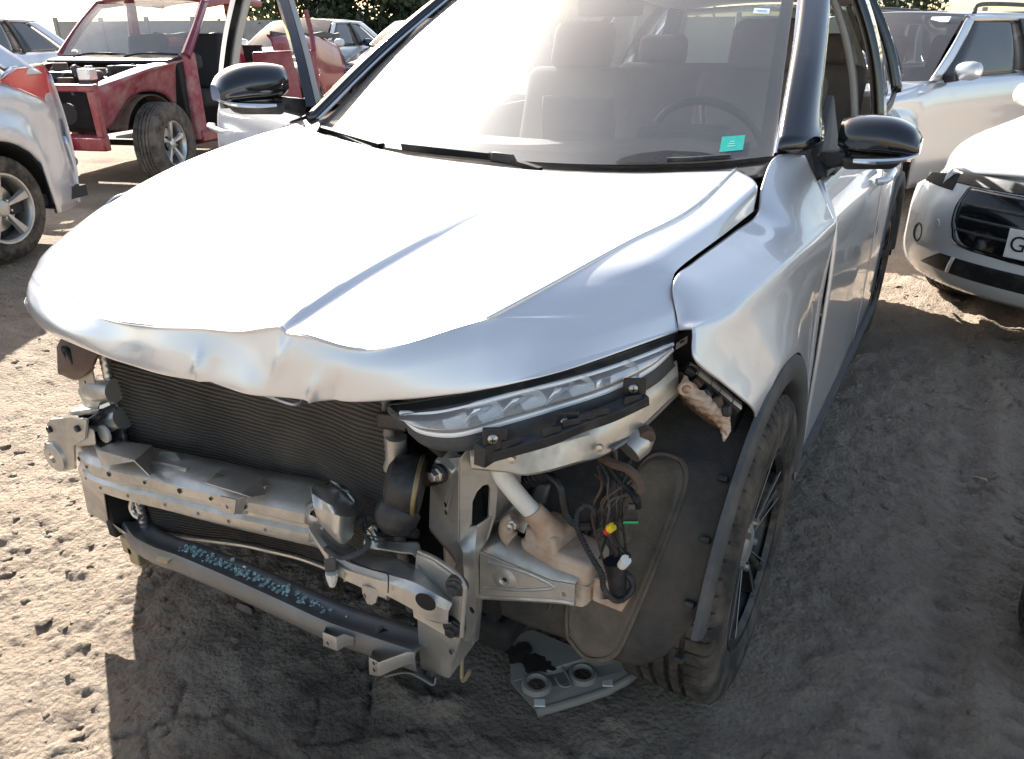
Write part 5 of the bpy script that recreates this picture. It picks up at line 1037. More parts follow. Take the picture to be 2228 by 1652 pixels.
for k in range(6):
    u0, v0 = RNG.uniform(700, 900), RNG.uniform(560, 700); cable('wire', Z12, [(u0, v0, 'y', -.56), (u0+RNG.uniform(-80, 120), v0+RNG.uniform(40, 90), 'y', -.57), (u0+RNG.uniform(-40, 260), v0+RNG.uniform(80, 160), 'y', -.565)], .0017, ('black_pl', 'grey_pl')[k % 2], n=24)
# connectors
cn = bpy.data.objects.new('connector', None); COL.objects.link(cn); cn.parent = CAR
part('shell', M['black_pl'], MB().hexa(pts(Z6, (838, 625, 'y', -.455), (922, 625, 'y', -.455), (922, 625, 'y', -.43), (838, 625, 'y', -.43), (850, 545, 'y', -.455), (912, 545, 'y', -.455), (912, 545, 'y', -.43), (850, 545, 'y', -.43))), cn, bevel=.002)
part('lock', M['grey_pl'], MB().hexa(pts(Z6, (868, 568, 'y', -.46), (905, 568, 'y', -.46), (905, 568, 'y', -.453), (868, 568, 'y', -.453), (868, 540, 'y', -.46), (905, 540, 'y', -.46), (905, 540, 'y', -.453), (868, 540, 'y', -.453))), cn, bevel=.001)
part('seal', M['green_pl'], MB().hexa(pts(Z6, (842, 640, 'y', -.457), (920, 640, 'y', -.457), (920, 640, 'y', -.435), (842, 640, 'y', -.435), (842, 626, 'y', -.457), (920, 626, 'y', -.457), (920, 626, 'y', -.435), (842, 626, 'y', -.435))), cn, bevel=.001)
cn2 = bpy.data.objects.new('connector', None); COL.objects.link(cn2); cn2.parent = CAR
part('shell', M['yellow_pl'], MB().tube(pts(Z6, (768, 668, 'y', -.455), (792, 652, 'y', -.455)), .007, 8), cn2)
part('plug', M['red_pl'], MB().tube(pts(Z6, (752, 684, 'y', -.455), (772, 672, 'y', -.455)), .0058, 8), cn2)
part('tip', M['black_pl'], MB().tube(pts(Z6, (735, 700, 'y', -.455), (752, 684, 'y', -.455)), .005, 8), cn2)
cn3 = bpy.data.objects.new('sensor_plug', None); COL.objects.link(cn3); cn3.parent = CAR
part('shell', M['grey_pl'], MB().hexa(pts(Z12, (375, 1130, 'y', -.625), (490, 1120, 'y', -.625), (490, 1120, 'y', -.60), (375, 1130, 'y', -.60), (360, 1000, 'y', -.63), (480, 985, 'y', -.63), (480, 985, 'y', -.60), (360, 1000, 'y', -.60))), cn3, bevel=.003)
part('nozzle', M['white_pl'], MB().tube(pts(Z12, (440, 1130, 'y', -.615), (445, 1200, 'y', -.615), (448, 1265, 'y', -.615)), [.012, .010, .006], 10, n=10), cn3)
part('clip', M['gold_in'], MB().hexa(pts(Z12, (560, 1230, 'y', -.61), (660, 1210, 'y', -.61), (660, 1210, 'y', -.59), (560, 1230, 'y', -.59), (560, 1140, 'y', -.61), (620, 1160, 'y', -.61), (620, 1160, 'y', -.59), (560, 1140, 'y', -.59))), cn3)

# ---- torn edge of the fender: foam, clip strip
tf = bpy.data.objects.new('fender_bracket', None); COL.objects.link(tf); tf.parent = CAR; tf['label'] = 'broken bumper retainer with torn pale foam under the fender edge'
e0 = pts(Z13, (500, 640, 'y', -.245), (620, 715, 'y', -.235), (780, 840, 'y', -.225), (890, 930, 'y', -.215), (1040, 1060, 'y', -.205), (1150, 1150, 'y', -.195))
e1 = pts(Z13, (500, 690, 'y', -.250), (600, 770, 'y', -.24), (770, 895, 'y', -.23), (870, 980, 'y', -.22), (1025, 1110, 'y', -.21), (1140, 1200, 'y', -.20))
for i in range(5):
    a, b, c, d = e0[i], e0[i+1], e1[i+1], e1[i]; g = .03
    V = [a*(1-g)+b*g, a*g+b*(1-g), d*g+c*(1-g), d*(1-g)+c*g]
    part('retainer_clip', M['silver_in'], MB().hexa([v+np.array((0, .0, 0)) for v in V]+[v+np.array((-.004, .014, .0)) for v in V]), tf, bevel=.0008)
part('retainer', M['black_pl'], MB().grid(loft([[p+np.array((-.003, .004, -.001)) for p in e1], [p+np.array((-.014, .010, -.018)) for p in e1], [p+np.array((-.026, .016, -.020)) for p in e1], [p+np.array((-.03, .03, -.03)) for p in e1]], 40, 10)), tf, smooth=40, solid=.003)
for i, q in enumerate(((520, 720), (600, 860), (720, 980), (850, 1090), (960, 1200))): part('retainer_tooth', M['rust' if i % 2 else 'black_pl'], MB().box(at(Z13(*q), y=-.245), (.018, .016, .014), Matrix.Rotation(RAD(30+i*13), 3, 'Y')), tf, bevel=.003)
fo = loft([pts(Z13, (440, 770, 'y', -.265), (560, 890, 'y', -.26), (740, 1020, 'y', -.25), (900, 1150, 'y', -.24), (980, 1260, 'y', -.23), (1000, 1450, 'y', -.225)),
           pts(Z13, (410, 850, 'y', -.275), (520, 970, 'y', -.275), (680, 1110, 'y', -.268), (830, 1230, 'y', -.26), (940, 1350, 'y', -.245), (960, 1520, 'y', -.23)),
           pts(Z13, (400, 940, 'y', -.270), (480, 1030, 'y', -.270), (620, 1160, 'y', -.262), (780, 1280, 'y', -.255), (890, 1390, 'y', -.24), (935, 1570, 'y', -.225)),
           pts(Z13, (420, 1000, 'y', -.25), (500, 1090, 'y', -.25), (640, 1200, 'y', -.245), (800, 1310, 'y', -.235), (890, 1420, 'y', -.225), (930, 1580, 'y', -.215))], 60, 20)
fo[..., 2] += .0025*np.sin(np.arange(60)*1.1)[None]*np.linspace(0, 1, 60)[None]; fo[..., 1] += .003*np.sin(np.arange(60)*.7+np.arange(20)[:, None]*.8)
part('foam', M['tank'], MB().grid(fo), tf, smooth=60, solid=.004)['label'] = 'torn pale foam'
part('foam_hole', M['tank'], MB().lathe([(0,.014),(-.004,.012),(-.004,.008),(.003,.006)], at(Z13(460, 930), y=-.276), (-.5, .85, 0), 18), tf)
part('foam_back', M['rust'], MB().grid(loft([pts(Z13, (260, 690, 'y', -.24), (420, 740, 'y', -.25), (430, 800, 'y', -.25)), pts(Z13, (400, 1020, 'y', -.24), (640, 1240, 'y', -.235), (880, 1400, 'y', -.22)), pts(Z13, (420, 1100, 'y', -.22), (660, 1280, 'y', -.215), (900, 1430, 'y', -.21))], 20, 10)), tf, smooth=60, solid=.003)
part('lamp_bracket', M['low_metal'], MB().plate(pts(Z13, (340, 380, 'y', -.262), (480, 290, 'y', -.255), (475, 370, 'y', -.255), (335, 455, 'y', -.262)), [pts(Z13, (385, 360, 'y', -.260), (440, 325, 'y', -.258), (442, 355, 'y', -.258), (387, 388, 'y', -.260))], .003), tf)
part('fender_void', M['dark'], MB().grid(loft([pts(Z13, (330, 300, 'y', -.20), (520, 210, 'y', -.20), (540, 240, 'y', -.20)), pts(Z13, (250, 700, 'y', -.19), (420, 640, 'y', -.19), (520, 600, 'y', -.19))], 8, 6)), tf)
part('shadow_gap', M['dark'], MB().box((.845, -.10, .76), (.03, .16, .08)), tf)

# ---- broken glass on the crossmember
gl = MB()
for _ in range(190):
    t = RNG.beta(1.3, 2.2); i = int(30+t*40+RNG.normal(0, 2)); i = max(5, min(86, i)); k = np.clip(RNG.normal(4.3, .45), 2.6, 5.6); k0 = int(k)
    p = LA[i][k0]*(1-(k-k0))+LA[i][k0+1]*(k-k0); s = RNG.uniform(.0014, .0036)
    R = Matrix.Rotation(RNG.uniform(0, 6.3), 3, 'Z') @ Matrix.Rotation(RNG.normal(0, .5), 3, 'X')
    gl.box(p+np.array((0, 0, .004+abs(RNG.normal(0, .004))*(1 if RNG.random() < .4 else 0))), (s*2.2, s*2, s*1.2), R)
M['shard'] = material('tempered_glass_crumb', (.58, .76, .73), .12, 0, trans=.45, spec=.6, ior=1.5)
o = gl.build('glass_crumbs', M['shard'], smooth=0); o['label'] = 'pale green crumbs of broken glass on the lower crossmember'; o['category'] = 'broken glass'; o['kind'] = 'stuff'

# ---- loose metal plate lying on the mud below the wheel liner
plt = thing('metal_plate', 'dusty grey pressed metal plate lying on the mud by the front tyre', 'plate', tuple(at(Z6(560, 1420), z=.02)*np.array((1, 1, 0))))
pl0 = np.array(plt.location)
Zn = .03
zu = _z(1044.4, 1305.5, .2734)       # reading scale of the close view
def gp(u, v, z=Zn): return at(zu(u, v), z=z)
outl = [gp(230, 300, .045), gp(420, 240, .05), gp(640, 330, .05), gp(900, 440, .045), gp(1120, 490, .04), gp(1255, 540, .035), gp(1150, 620, .028), gp(1000, 700, .022), gp(760, 780, .018), gp(440, 872, .012), gp(330, 750, .02), gp(245, 650, .03)]
outl = [p-pl0 for p in outl]
h1 = [p-pl0 for p in ring(gp(815, 592), (0, 0, 1), .020, 20)]; h2 = [p-pl0 for p in ring(gp(450, 672, .025), (0, 0, 1), .020, 20)]
mbp = MB().plate(outl, [h1, h2], .003, nrm=(0, 0, 1)); part('plate_sheet', M['crimp'], mbp, plt, bevel=.001)
for q in ((815, 592), (450, 672)): part('hole_collar', M['crimp'], MB().lathe([(-.002,.036),(.007,.030),(.008,.024),(-.002,.020)], gp(*q)-pl0+np.array((0, 0, .0)), (0, 0, 1), 28), plt)
part('pressed_bead', M['crimp'], MB().tube([gp(u, v, .034)-pl0 for u, v in ((350, 370), (480, 390), (590, 440), (650, 530), (720, 650), (700, 690), (640, 680), (600, 620))], .0028, 8, n=50), plt)
for q in ((475, 820), (1015, 660)): part('speed_nut', M['white_pl'], MB().box(gp(*q, .026)-pl0, (.024, .020, .004), Matrix.Rotation(RAD(28), 3, 'Z')), plt, bevel=.001)
part('plate_flange', M['crimp'], MB().grid(np.array([[outl[k]+np.array((0, 0, .002)) for k in (5, 6, 7, 8, 9)], [outl[k]+np.array((.01, -.006, -.012)) for k in (5, 6, 7, 8, 9)]])), plt, solid=.002)
stn = MB()
M['oil'] = material('oil_stain', (.022, .02, .018), .5, col2=(.05, .042, .034), nscale=40)
for c, r in ((gp(310, 430, .044), .040), (gp(430, 510, .039), .036), (gp(520, 530, .037), .022)):
    R_ = [c-pl0+np.array((math.cos(a)*r*(1+.3*math.sin(3*a+r*90)+.15*math.sin(7*a)), math.sin(a)*r*(.75+.25*math.cos(4*a)), .0035)) for a in np.linspace(0, 2*math.pi, 26, endpoint=False)]
    stn.add(R_, [tuple(range(26))])
stn.build('oil_stain', M['oil'], plt)
# ================================================================== THE YARD BEHIND
def gz(x, y): return float(gheight(np.array([x*1.0]), np.array([y*1.0]))[0])
M['white_paint'] = material('white_paint', (.74, .74, .72), .22, 0, coat=1, coat_rough=.05, dust=.25, dcol=(.45, .38, .30), dscale=3)
M['lilac_silver'] = material('pale_silver_paint', (.52, .55, .62), .30, .6, coat=1, coat_rough=.06, dust=.25, dcol=(.42, .38, .33), dscale=3)
M['silver2'] = material('bright_silver_paint', (.58, .60, .64), .28, .7, coat=1, coat_rough=.05, dust=.2, dcol=(.42, .38, .33), dscale=3)
M['red_paint'] = material('red_paint', (.20, .004, .022), .30, .1, coat=.8, coat_rough=.08, dust=.3, dcol=(.38, .22, .19), dscale=5)
M['pink_dust'] = material('faded_red_primer', (.24, .02, .042), .6, 0, col2=(.33, .15, .15), nscale=5, dust=.4, dcol=(.42, .34, .29))
M['navy'] = material('dark_blue_paint', (.02, .03, .065), .22, .3, coat=1, dust=.3, dcol=(.30, .28, .26), dscale=3)
M['grey_paint'] = material('mid_grey_paint', (.22, .24, .27), .25, .5, coat=1, dust=.2, dscale=3)
M['tail_red'] = material('tail_lamp_red', (.62, .05, .05), .15, 0, coat=1, trans=.15)
M['alloy_grey'] = material('grey_alloy', (.45, .44, .42), .38, .8, dust=.4, dscale=9)
M['plate_white'] = material('number_plate', (.78, .77, .73), .4, dust=.2, dscale=14)
M['black_ink'] = material('plate_letters', (.012, .014, .014), .5)
M['interior'] = material('dark_interior', (.03, .03, .032), .9)
M['tan'] = material('tan_plastic', (.45, .38, .28), .6)
TM2 = tyre_mesh(.335, .105, .225, 36)
def body_car(root, paint, W=.88, nose=-.85, tail=3.45, wb=2.6, roof=1.48, hoodz=(.72, .98), beltz=.98, wbase=.45, wtop=1.15, rtop=2.6, rbase=3.2, deck=None, sill=.24, glassm=None, R=.335, roof_rail=False, skip=(), inset=.085):
    """a parked car, nose to -Y, front axle at y=0; local coordinates under root"""
    G_ = glassm or M['glass_dark']; Ra = R+.06
    def hw(y):
        e = 0
        if y < nose+.7: e = ((nose+.7-y)/.7)**2.4*.20
        if y > tail-.6: e = ((y-tail+.6)/.6)**2.4*.16
        return W-e
    def topz(y):
        if y < wbase: return np.interp(y, [nose, nose+.15, wbase], [hoodz[0]-.06, hoodz[0]+.02, hoodz[1]])
        if deck and y > rbase: return np.interp(y, [rbase, tail], [beltz+.02, deck])
        return beltz+.05*(y-wbase)/(tail-wbase)
    ys = np.concatenate([np.linspace(nose, wbase, 26), np.linspace(wbase, tail, 40)[1:]])
    S = []
    for y in ys:
        b = sill
        for yc in (0, wb):
            q = Ra*Ra-(y-yc)**2
            if q > 0: b = max(b, R+math.sqrt(q))
        t = topz(y); w_ = hw(y); b = min(b, t-.06)
        S.append([(w_-.03*(1-k)**3*(b < sill+.02)-.075*k**4+.012*math.sin(k*9), y, b+(t-b)*k) for k in np.linspace(0, 1, 14)])
    S = np.array(S)
    for s in (1, -1):
        B = S.copy(); B[..., 0] *= s
        MB().grid(B, flip=(s > 0)).build('body_side', paint, root, smooth=180, solid=.02, soff=-1)
    # hood
    if 'hood' not in skip:
        yh = [y for y in ys if y <= wbase]
        Hd = np.array([[(x*(S[i][-1][0]), y, S[i][-1][2]+.035*(1-x*x)) for x in np.linspace(-1, 1, 20)] for i, y in enumerate(yh)])
        MB().grid(Hd).build('hood', paint, root, smooth=180, solid=.01, soff=-1)
    zt = hoodz[0]-.05
    if 'front' not in skip:
        Fr = np.array([[(x*(W-.20), nose-.06*(1-x*x)-.05*math.sin(math.pi*min(1, (z-.2)/(zt-.2))), z) for x in np.linspace(-1, 1, 20)] for z in np.linspace(.20, zt, 12)])
        MB().grid(Fr).build('front_bumper', paint, root, smooth=180, solid=.01)
        for s in (1, -1): MB().hexa([(s*.40,nose-.085,zt-.14),(s*.66,nose+.02,zt-.12),(s*.70,nose+.14,zt-.10),(s*.45,nose+.05,zt-.14),(s*.42,nose-.06,zt-.02),(s*.68,nose+.02,zt+.0),(s*.72,nose+.14,zt+.01),(s*.45,nose+.05,zt-.02)]).build('headlight', M['lens'], root, bevel=.01)
        MB().hexa([(-.38,nose-.125,.38),(.38,nose-.125,.38),(.38,nose-.06,.38),(-.38,nose-.06,.38),(-.42,nose-.115,zt-.10),(.42,nose-.115,zt-.10),(.42,nose-.06,zt-.10),(-.42,nose-.06,zt-.10)]).build('grille', M['black_pl'], root, bevel=.02)
    if 'rear' not in skip:
        zr = deck or beltz+.04
        Rr = np.array([[(x*(W-.16), tail+.05*(1-x*x)+.03*math.sin(math.pi*(z-.25)/(zr-.25)), z) for x in np.linspace(-1, 1, 20)] for z in np.linspace(.25, zr, 12)])
        MB().grid(Rr, flip=True).build('tailgate', paint, root, smooth=180, solid=.01)
        for s in (1, -1): MB().hexa([(s*.52,tail+.05,zr-.26),(s*.76,tail-.10,zr-.26),(s*.79,tail-.28,zr-.14),(s*.55,tail,zr-.26),(s*.52,tail+.05,zr-.03),(s*.74,tail-.08,zr-.02),(s*.79,tail-.30,zr-.05),(s*.55,tail,zr-.03)]).build('tail_light', M['tail_red'], root, bevel=.01)
    if deck:
        MB().grid(np.array([[(x*(W-.10), y, np.interp(y, [rbase, tail], [beltz+.06, deck])) for x in np.linspace(-1, 1, 12)] for y in np.linspace(rbase-.02, tail, 8)])).build('boot_lid', paint, root, smooth=180, solid=.01)
    # greenhouse
    bx = W-inset; tx = W-.27-(inset-.085)*.5
    zb = beltz
    A_ = np.array([(x*tx, y, z) for x, y, z in ((1, wtop, roof-.035), (1, rtop, roof-.05))])
    MB().grid(np.array([[(x*tx, wtop+(rtop-wtop)*v-.06*(1-x*x)*(1-v)+.06*(1-x*x)*v, roof-.035+.035*(1-x*x)+.02*math.sin(math.pi*v)) for x in np.linspace(-1, 1, 16)] for v in np.linspace(0, 1, 14)])).build('roof', paint, root, smooth=180, solid=.02, soff=-1)
    MB().grid(np.array([[(x*(bx+(tx-bx)*v), (wbase-.10*(1-x*x))*(1-v)+(wtop-.06*(1-x*x))*v, hoodz[1]+.02+(roof-.035+.03*(1-x*x)-hoodz[1]-.02)*v+.02*math.sin(math.pi*v)) for x in np.linspace(-1, 1, 16)] for v in np.linspace(0, 1, 10)])).build('windshield', G_, root, smooth=180)
    MB().grid(np.array([[(x*(bx-.03+(tx-bx+.03)*v), (rbase+.08*(1-x*x))*(1-v)+(rtop+.06*(1-x*x))*v, zb+.06+(roof-.05-zb-.06)*v) for x in np.linspace(-1, 1, 16)] for v in np.linspace(0, 1, 8)]), flip=True).build('rear_window', G_, root, smooth=180)
    def sidep(y, v, s, dx=0):   # v 0 belt .. 1 roof
        return np.array((s*(bx+.012+(tx-bx-.012)*v+.02*math.sin(math.pi*v)+dx), y, topz(max(y, wbase+.01))*(1-v)+(roof-.04)*v))
    def yl(v): return wbase+.02+(wtop-wbase)*v
    def yr(v): return rbase-.05+(rtop-rbase+.02)*v
    for s in (1, -1):
        def strip_(f0, f1, name, mat, dx=0, th=.02):
            g = np.array([[sidep(f0(v)+(f1(v)-f0(v))*u, v*.94+.0, s, dx) for u in np.linspace(0, 1, 6)] for v in np.linspace(0, 1, 12)])
            MB().grid(g, flip=(s > 0)).build(name, mat, root, smooth=180, solid=th, soff=-1)
        ym = (wtop+rtop)/2+.05
        strip_(lambda v: yl(v)-.05, lambda v: yl(v)+.09, 'a_pillar', paint)
        strip_(lambda v: yl(v)+.09, lambda v: ym-.04, 'side_window', G_, -.01, .004)
        strip_(lambda v: ym-.04, lambda v: ym+.04, 'b_pillar', M['black_pl'])
        strip_(lambda v: ym+.04, lambda v: yr(v)-.22, 'side_window', G_, -.01, .004)
        strip_(lambda v: yr(v)-.22, lambda v: yr(v)+.02, 'c_pillar', paint)
        MB().tube([sidep(yl(1), .95, s), sidep(ym, .97, s), sidep(yr(1), .95, s)], .025, 8, n=20).build('roof_frame', paint, root)
        if roof_rail: MB().tube([(s*(tx-.03), wtop+.2, roof-.02), (s*(tx-.03), wtop+.35, roof+.05), (s*(tx-.03), rtop-.25, roof+.045), (s*(tx-.03), rtop-.05, roof-.02)], .018, 8, n=30).build('roof_rail', M['grey_pl'], root)
        if 'mirror' not in skip:
            mr = bpy.data.objects.new('door_mirror', None); COL.objects.link(mr); mr.parent = root
            mb = MB(); c = np.array((s*(W+.10), wbase+.22, beltz+.075))
            mb.lathe([(-.095,.03),(-.09,.055),(-.05,.072),(.02,.075),(.075,.06),(.095,.03),(.098,0)], c, (s*1., -.12, .05), 20); 
            mb.v[-1] = (mb.v[-1]-c)*np.array((1, .75, .95))+c; mb.build('housing', paint, mr, smooth=180)
            MB().hexa([(s*(W-.06),wbase+.18,beltz-.02),(s*(W+.03),wbase+.16,beltz+.0),(s*(W+.03),wbase+.26,beltz+.0),(s*(W-.06),wbase+.26,beltz-.02),(s*(W-.08),wbase+.18,beltz+.05),(s*(W+.03),wbase+.16,beltz+.05),(s*(W+.03),wbase+.26,beltz+.05),(s*(W-.08),wbase+.26,beltz+.06)]).build('arm', M['black_pl'], mr, bevel=.01)
    MB().box((0, wbase+.35, beltz-.10), (W*1.7, .5, .12)).build('dashboard', M['interior'], root, bevel=.04)
    for x in (-.36, .36): MB().box((x, wtop+.55, beltz+.03), (.46, .16, .62), Matrix.Rotation(RAD(-14), 3, 'X')).build('seat', M['interior'], root, bevel=.06, bseg=3)
    MB().box((0, (wbase+tail)/2, .34), (W*1.8, tail-wbase, .08)).build('floor_pan', M['interior'], root)
    for yc in (0, wb):
        for s in (1, -1):
            MB().grid(np.array([[(s*x, yc-(Ra-.005)*math.cos(a), R+(Ra-.005)*math.sin(a)) for x in (W-.36, W-.1, W-.035)] for a in np.linspace(-.2, math.pi+.2, 24)])).build('wheel_house', M['dark'], root, smooth=180)
            wheel(root, (s*(W-.125), yc, R), s, TM2, .225, 'five', (M['alloy_grey'], M['alloy_grey']))
def parked(name, label, x, y, deg, group=None, cat='car'): return thing(name, label, cat, (x, y, gz(x, y)), RAD(deg), group)

# ---- silver estate on the left, seen from its rear quarter
lc = parked('parked_car', 'pale silver car at the left edge, red tail light showing', -4.27, -1.52, 17.5)
body_car(lc, M['lilac_silver'], W=.90, nose=-.9, tail=3.42, wb=2.62, roof=1.60, beltz=1.10, hoodz=(.80, 1.05), wbase=.5, wtop=1.2, rtop=2.75, rbase=3.25, R=.36, skip=('rear', 'mirror'))
zr = 1.14
Rr = np.array([[(x*.745, 3.40+.06*(1-x*x)+.05*math.sin(math.pi*(z-.25)/(zr-.25)), z) for x in np.linspace(-1, 1, 20)] for z in np.linspace(.25, zr, 14)])
MB().grid(Rr, flip=True).build('tailgate', M['lilac_silver'], lc, smooth=180, solid=.01)
for s in (1, -1):
    tl = [(2.86,1.13),(2.98,1.19),(3.30,1.20),(3.44,1.12),(3.47,.88),(3.42,.85),(3.18,.99),(2.95,1.07)]
    def tx_(y, z): return s*(.90-(max(0, (y-2.82)/.6))**2.4*.16-.03)
    MB().plate([(tx_(y, z)+s*.010, y, z) for y, z in tl], [], .03, nrm=(s, .25, 0)).build('tail_light', M['tail_red'], lc, bevel=.012, bseg=3, smooth=60)
    MB().plate([(tx_(y, z)+s*.004, y+(.012 if y > 3.2 else -.012), z+(.012 if z > 1 else -.012)) for y, z in tl], [], .02, nrm=(s, .25, 0)).build('lamp_surround', M['chrome'], lc, bevel=.004)
Bp = np.array([[(x*(.80-.06*abs(x)**6), 3.40+.08*(1-x*x)+.03*math.sin(math.pi*k), .30+.42*k) for x in np.linspace(-1, 1, 24)] for k in np.linspace(0, 1, 8)])
MB().grid(Bp, flip=True).build('rear_bumper', M['lilac_silver'], lc, smooth=180, solid=.02)
for s in (): MB().grid(np.array([[(s*(.895-.13*u*u), 3.06+.46*u, .27+.45*v-.06*(1-v)*u) for u in np.linspace(0, 1, 10)] for v in np.linspace(0, 1, 8)]), flip=(s < 0)).build('bumper_corner', M['lilac_silver'], lc, smooth=180, solid=.02)

# ---- bright silver SUV behind on the right
sv = parked('parked_car', 'bright silver SUV with roof rails behind the white hatchback', -.28, 5.62, -24)
body_car(sv, M['silver2'], W=.93, nose=-.95, tail=3.7, wb=2.75, roof=1.57, beltz=1.05, hoodz=(.86, 1.03), wbase=.55, wtop=1.28, rtop=3.1, rbase=3.5, R=.36, roof_rail=True, glassm=M['glass_dark'])
MB().box((.52, 1.16, 1.50), (.16, .004, .05), Matrix.Rotation(RAD(-35), 3, 'X')).build('windshield_sticker', M['paper'], sv)

# ---- white hatchback with broken nose on the right
wh = parked('parked_car', 'white hatchback with a smashed nose and half a number plate in view', 1.87, 3.32, -28)
body_car(wh, M['white_paint'], W=.86, nose=-.62, tail=3.1, wb=2.5, roof=1.47, beltz=.96, hoodz=(.80, .97), wbase=.50, wtop=1.2, rtop=2.5, rbase=2.95, R=.315, skip=('front',), inset=.11)
def nose_(x, z): return -.80+.34*(abs(x)/.86)**2.8+.10*max(0, (z-.50)/.25)**2+.08*max(0, (.36-z)/.16)**2
def npatch(x0, x1, z0, z1, off=0, nx=30, nz=12, fx=None): return np.array([[((lambda x, z: (x, nose_(x, z)-off, z))(*( (fx(u, v)) if fx else (x0+(x1-x0)*u, z0+(z1-z0)*v) ))) for u in np.linspace(0, 1, nx)] for v in np.linspace(0, 1, nz)])
def surf(name, mat, fx, off, th=.012, nx=30, nz=10): return MB().grid(npatch(0, 0, 0, 0, off, nx, nz, fx)).build(name, mat, wh, smooth=180, solid=th, soff=0)
# bumper skin built round the openings: chin, lower lip, flanks, band above the intake, top brow
surf('bumper', M['white_paint'], lambda u, v: (-.86+1.72*u, .20+(.53-.10*abs(2*u-1)**5)*v), 0, nx=70, nz=30)
for s in (): surf('bumper_flank', M['white_paint'], lambda u, v, s=s: (s*(.86-(.86-(.60 if v < .35 else np.interp(v, [.35, .6, 1], [.52, .46, .40])))*u), .31+.40*v), 0, nz=20)
surf('lower_intake', M['black_pl'], lambda u, v: ((2*u-1)*(.64-.14*v), .285+.085*v), .002, nx=40)
surf('grille', M['black_gloss'], lambda u, v: (np.interp(v, [0, .12, .4, .75, 1], [.32, .40, .45, .47, .45])*(2*u-1), .425+.27*v), .002, nx=40, nz=20)
surf('intake_divider', M['white_paint'], lambda u, v: (-.45+.02*u+.03*v, .285+.085*v), .006, nx=3)
for z in (.50, .56, .62): surf('grille_bar', M['grey_pl'], lambda u, v, z=z: ((.43)*(2*u-1), z+.012*v), .010, nx=40, nz=3)
MB().tube([(-.45, nose_(.45, .69)-.004, .69), (-.47, nose_(.47, .60)-.006, .60), (-.45, nose_(.45, .50)-.006, .50), (-.37, nose_(.37, .435)-.006, .435), (0, nose_(0, .42)-.006, .42), (.37, nose_(.37, .435)-.006, .435), (.45, nose_(.45, .5)-.006, .50), (.47, nose_(.47, .6)-.006, .60), (.45, nose_(.45, .69)-.004, .69)], .010, 8, n=60).build('grille_surround', M['black_gloss'], wh)
for s in (1, -1):
    c = np.array((s*.70, nose_(.70, .42)-.004, .42)); ax = np.array((s*.55, -.83, 0))
    MB().lathe([(.004,.050),(.008,.042),(-.01,.038),(-.02,.0)], c, ax, 24).build('fog_lamp', M['grey_pl'], wh)
    MB().lathe([(.0,.022),(.006,.020),(.007,0)], (s*.56, nose_(.56, .50)-.004, .50), (s*.4, -.9, 0), 18).build('sensor_cap', M['white_paint'], wh)
# crumpled hood front and broken headlight gap
rng = np.random.default_rng(3)
HF = np.array([[(x, nose_(x*.95, .74)+.02+.26*(1-v)*1.0-.0+.02*math.sin(9*x+3*v), .70+.13*(1-v)+.03*math.sin(7*x)*v-.04*v*v) for x in np.linspace(-.74, .74, 40)] for v in np.linspace(0, 1, 14)])
MB().grid(HF, flip=True).build('buckled_hood', M['white_paint'], wh, smooth=180, solid=.008)
surf('upper_grille_panel', M['black_pl'], lambda u, v: (-.60+1.2*u, .70+.05*v), .004, nx=40)
surf('headlight_hole', M['dark'], lambda u, v: (-(.54+.24*u), .665+.075*v*(1-.45*u)), .008, th=.006)
for s in (1, -1):
    MB().hexa([(s*.50,-.52,.60),(s*.74,-.36,.60),(s*.74,-.26,.60),(s*.50,-.40,.60),(s*.50,-.50,.72),(s*.74,-.34,.74),(s*.74,-.26,.74),(s*.50,-.38,.72)]).build('headlight_socket', M['dark'], wh, bevel=.01)
    for k in range(3): MB().tube([(s*(.55+.05*k), -.50+.03*k, .70), (s*(.60+.04*k), -.56+.05*k, .66-.03*k), (s*(.66+.03*k), -.45+.02*k, .60)], .007, 6, n=14).build('loose_wire', M['grey_pl'], wh)
pl_c = np.array((.02, nose_(.17, .50)-.030, .505))
npl = bpy.data.objects.new('number_plate', None); COL.objects.link(npl); npl.parent = wh; npl['label'] = 'white number plate starting with G'
MB().box(pl_c, (.36, .008, .13)).build('plate_base', M['plate_white'], npl, bevel=.003)
def text_mesh(t, size, name, mat, parent, loc, rot):
    cu = bpy.data.curves.new(name, 'FONT'); cu.body = t; cu.size = size; cu.extrude = .001; cu.align_x = 'LEFT'
    ob = bpy.data.objects.new(name, cu); COL.objects.link(ob); dg = bpy.context.evaluated_depsgraph_get()
    me_ = bpy.data.meshes.new_from_object(ob.evaluated_get(dg)); bpy.data.objects.remove(ob)
    o = bpy.data.objects.new(name, me_); COL.objects.link(o); me_.materials.clear(); me_.materials.append(mat); o.parent = parent; o.location = loc; o.rotation_euler = rot; return o
text_mesh('GV', .098, 'plate_letters', M['black_ink'], npl, pl_c+np.array((-.165, -.006, -.03)), (RAD(90), 0, 0))

# ---- red pickup, stripped: no hood, fenders or front doors
tx0, ty0 = -6.47, 3.37
rt_ = parked('stripped_pickup', 'red pickup stripped of hood, fender and doors, engine bay bare', tx0, ty0, 17.5, cat='pickup')
RP, PD = M['red_paint'], M['pink_dust']
wheel(rt_, (.78, 0, .385), 1, tyre_mesh(.385, .125, .215, 30), .215, 'five', (M['alu'], M['alu']), steer=RAD(6))
wheel(rt_, (-.78, 0, .385), -1, tyre_mesh(.385, .125, .215, 30), .215, 'five', (M['alu'], M['alu']))
for s in (1, -1): wheel(rt_, (s*.78, 3.0, .385), s, tyre_mesh(.385, .125, .215, 30), .215, 'five', (M['alu'], M['alu']))
for _w in rt_.children:
    for _t in _w.children:
        if _t.name.startswith('tyre'): _t.data.materials[0] = M['rubber_dusty']
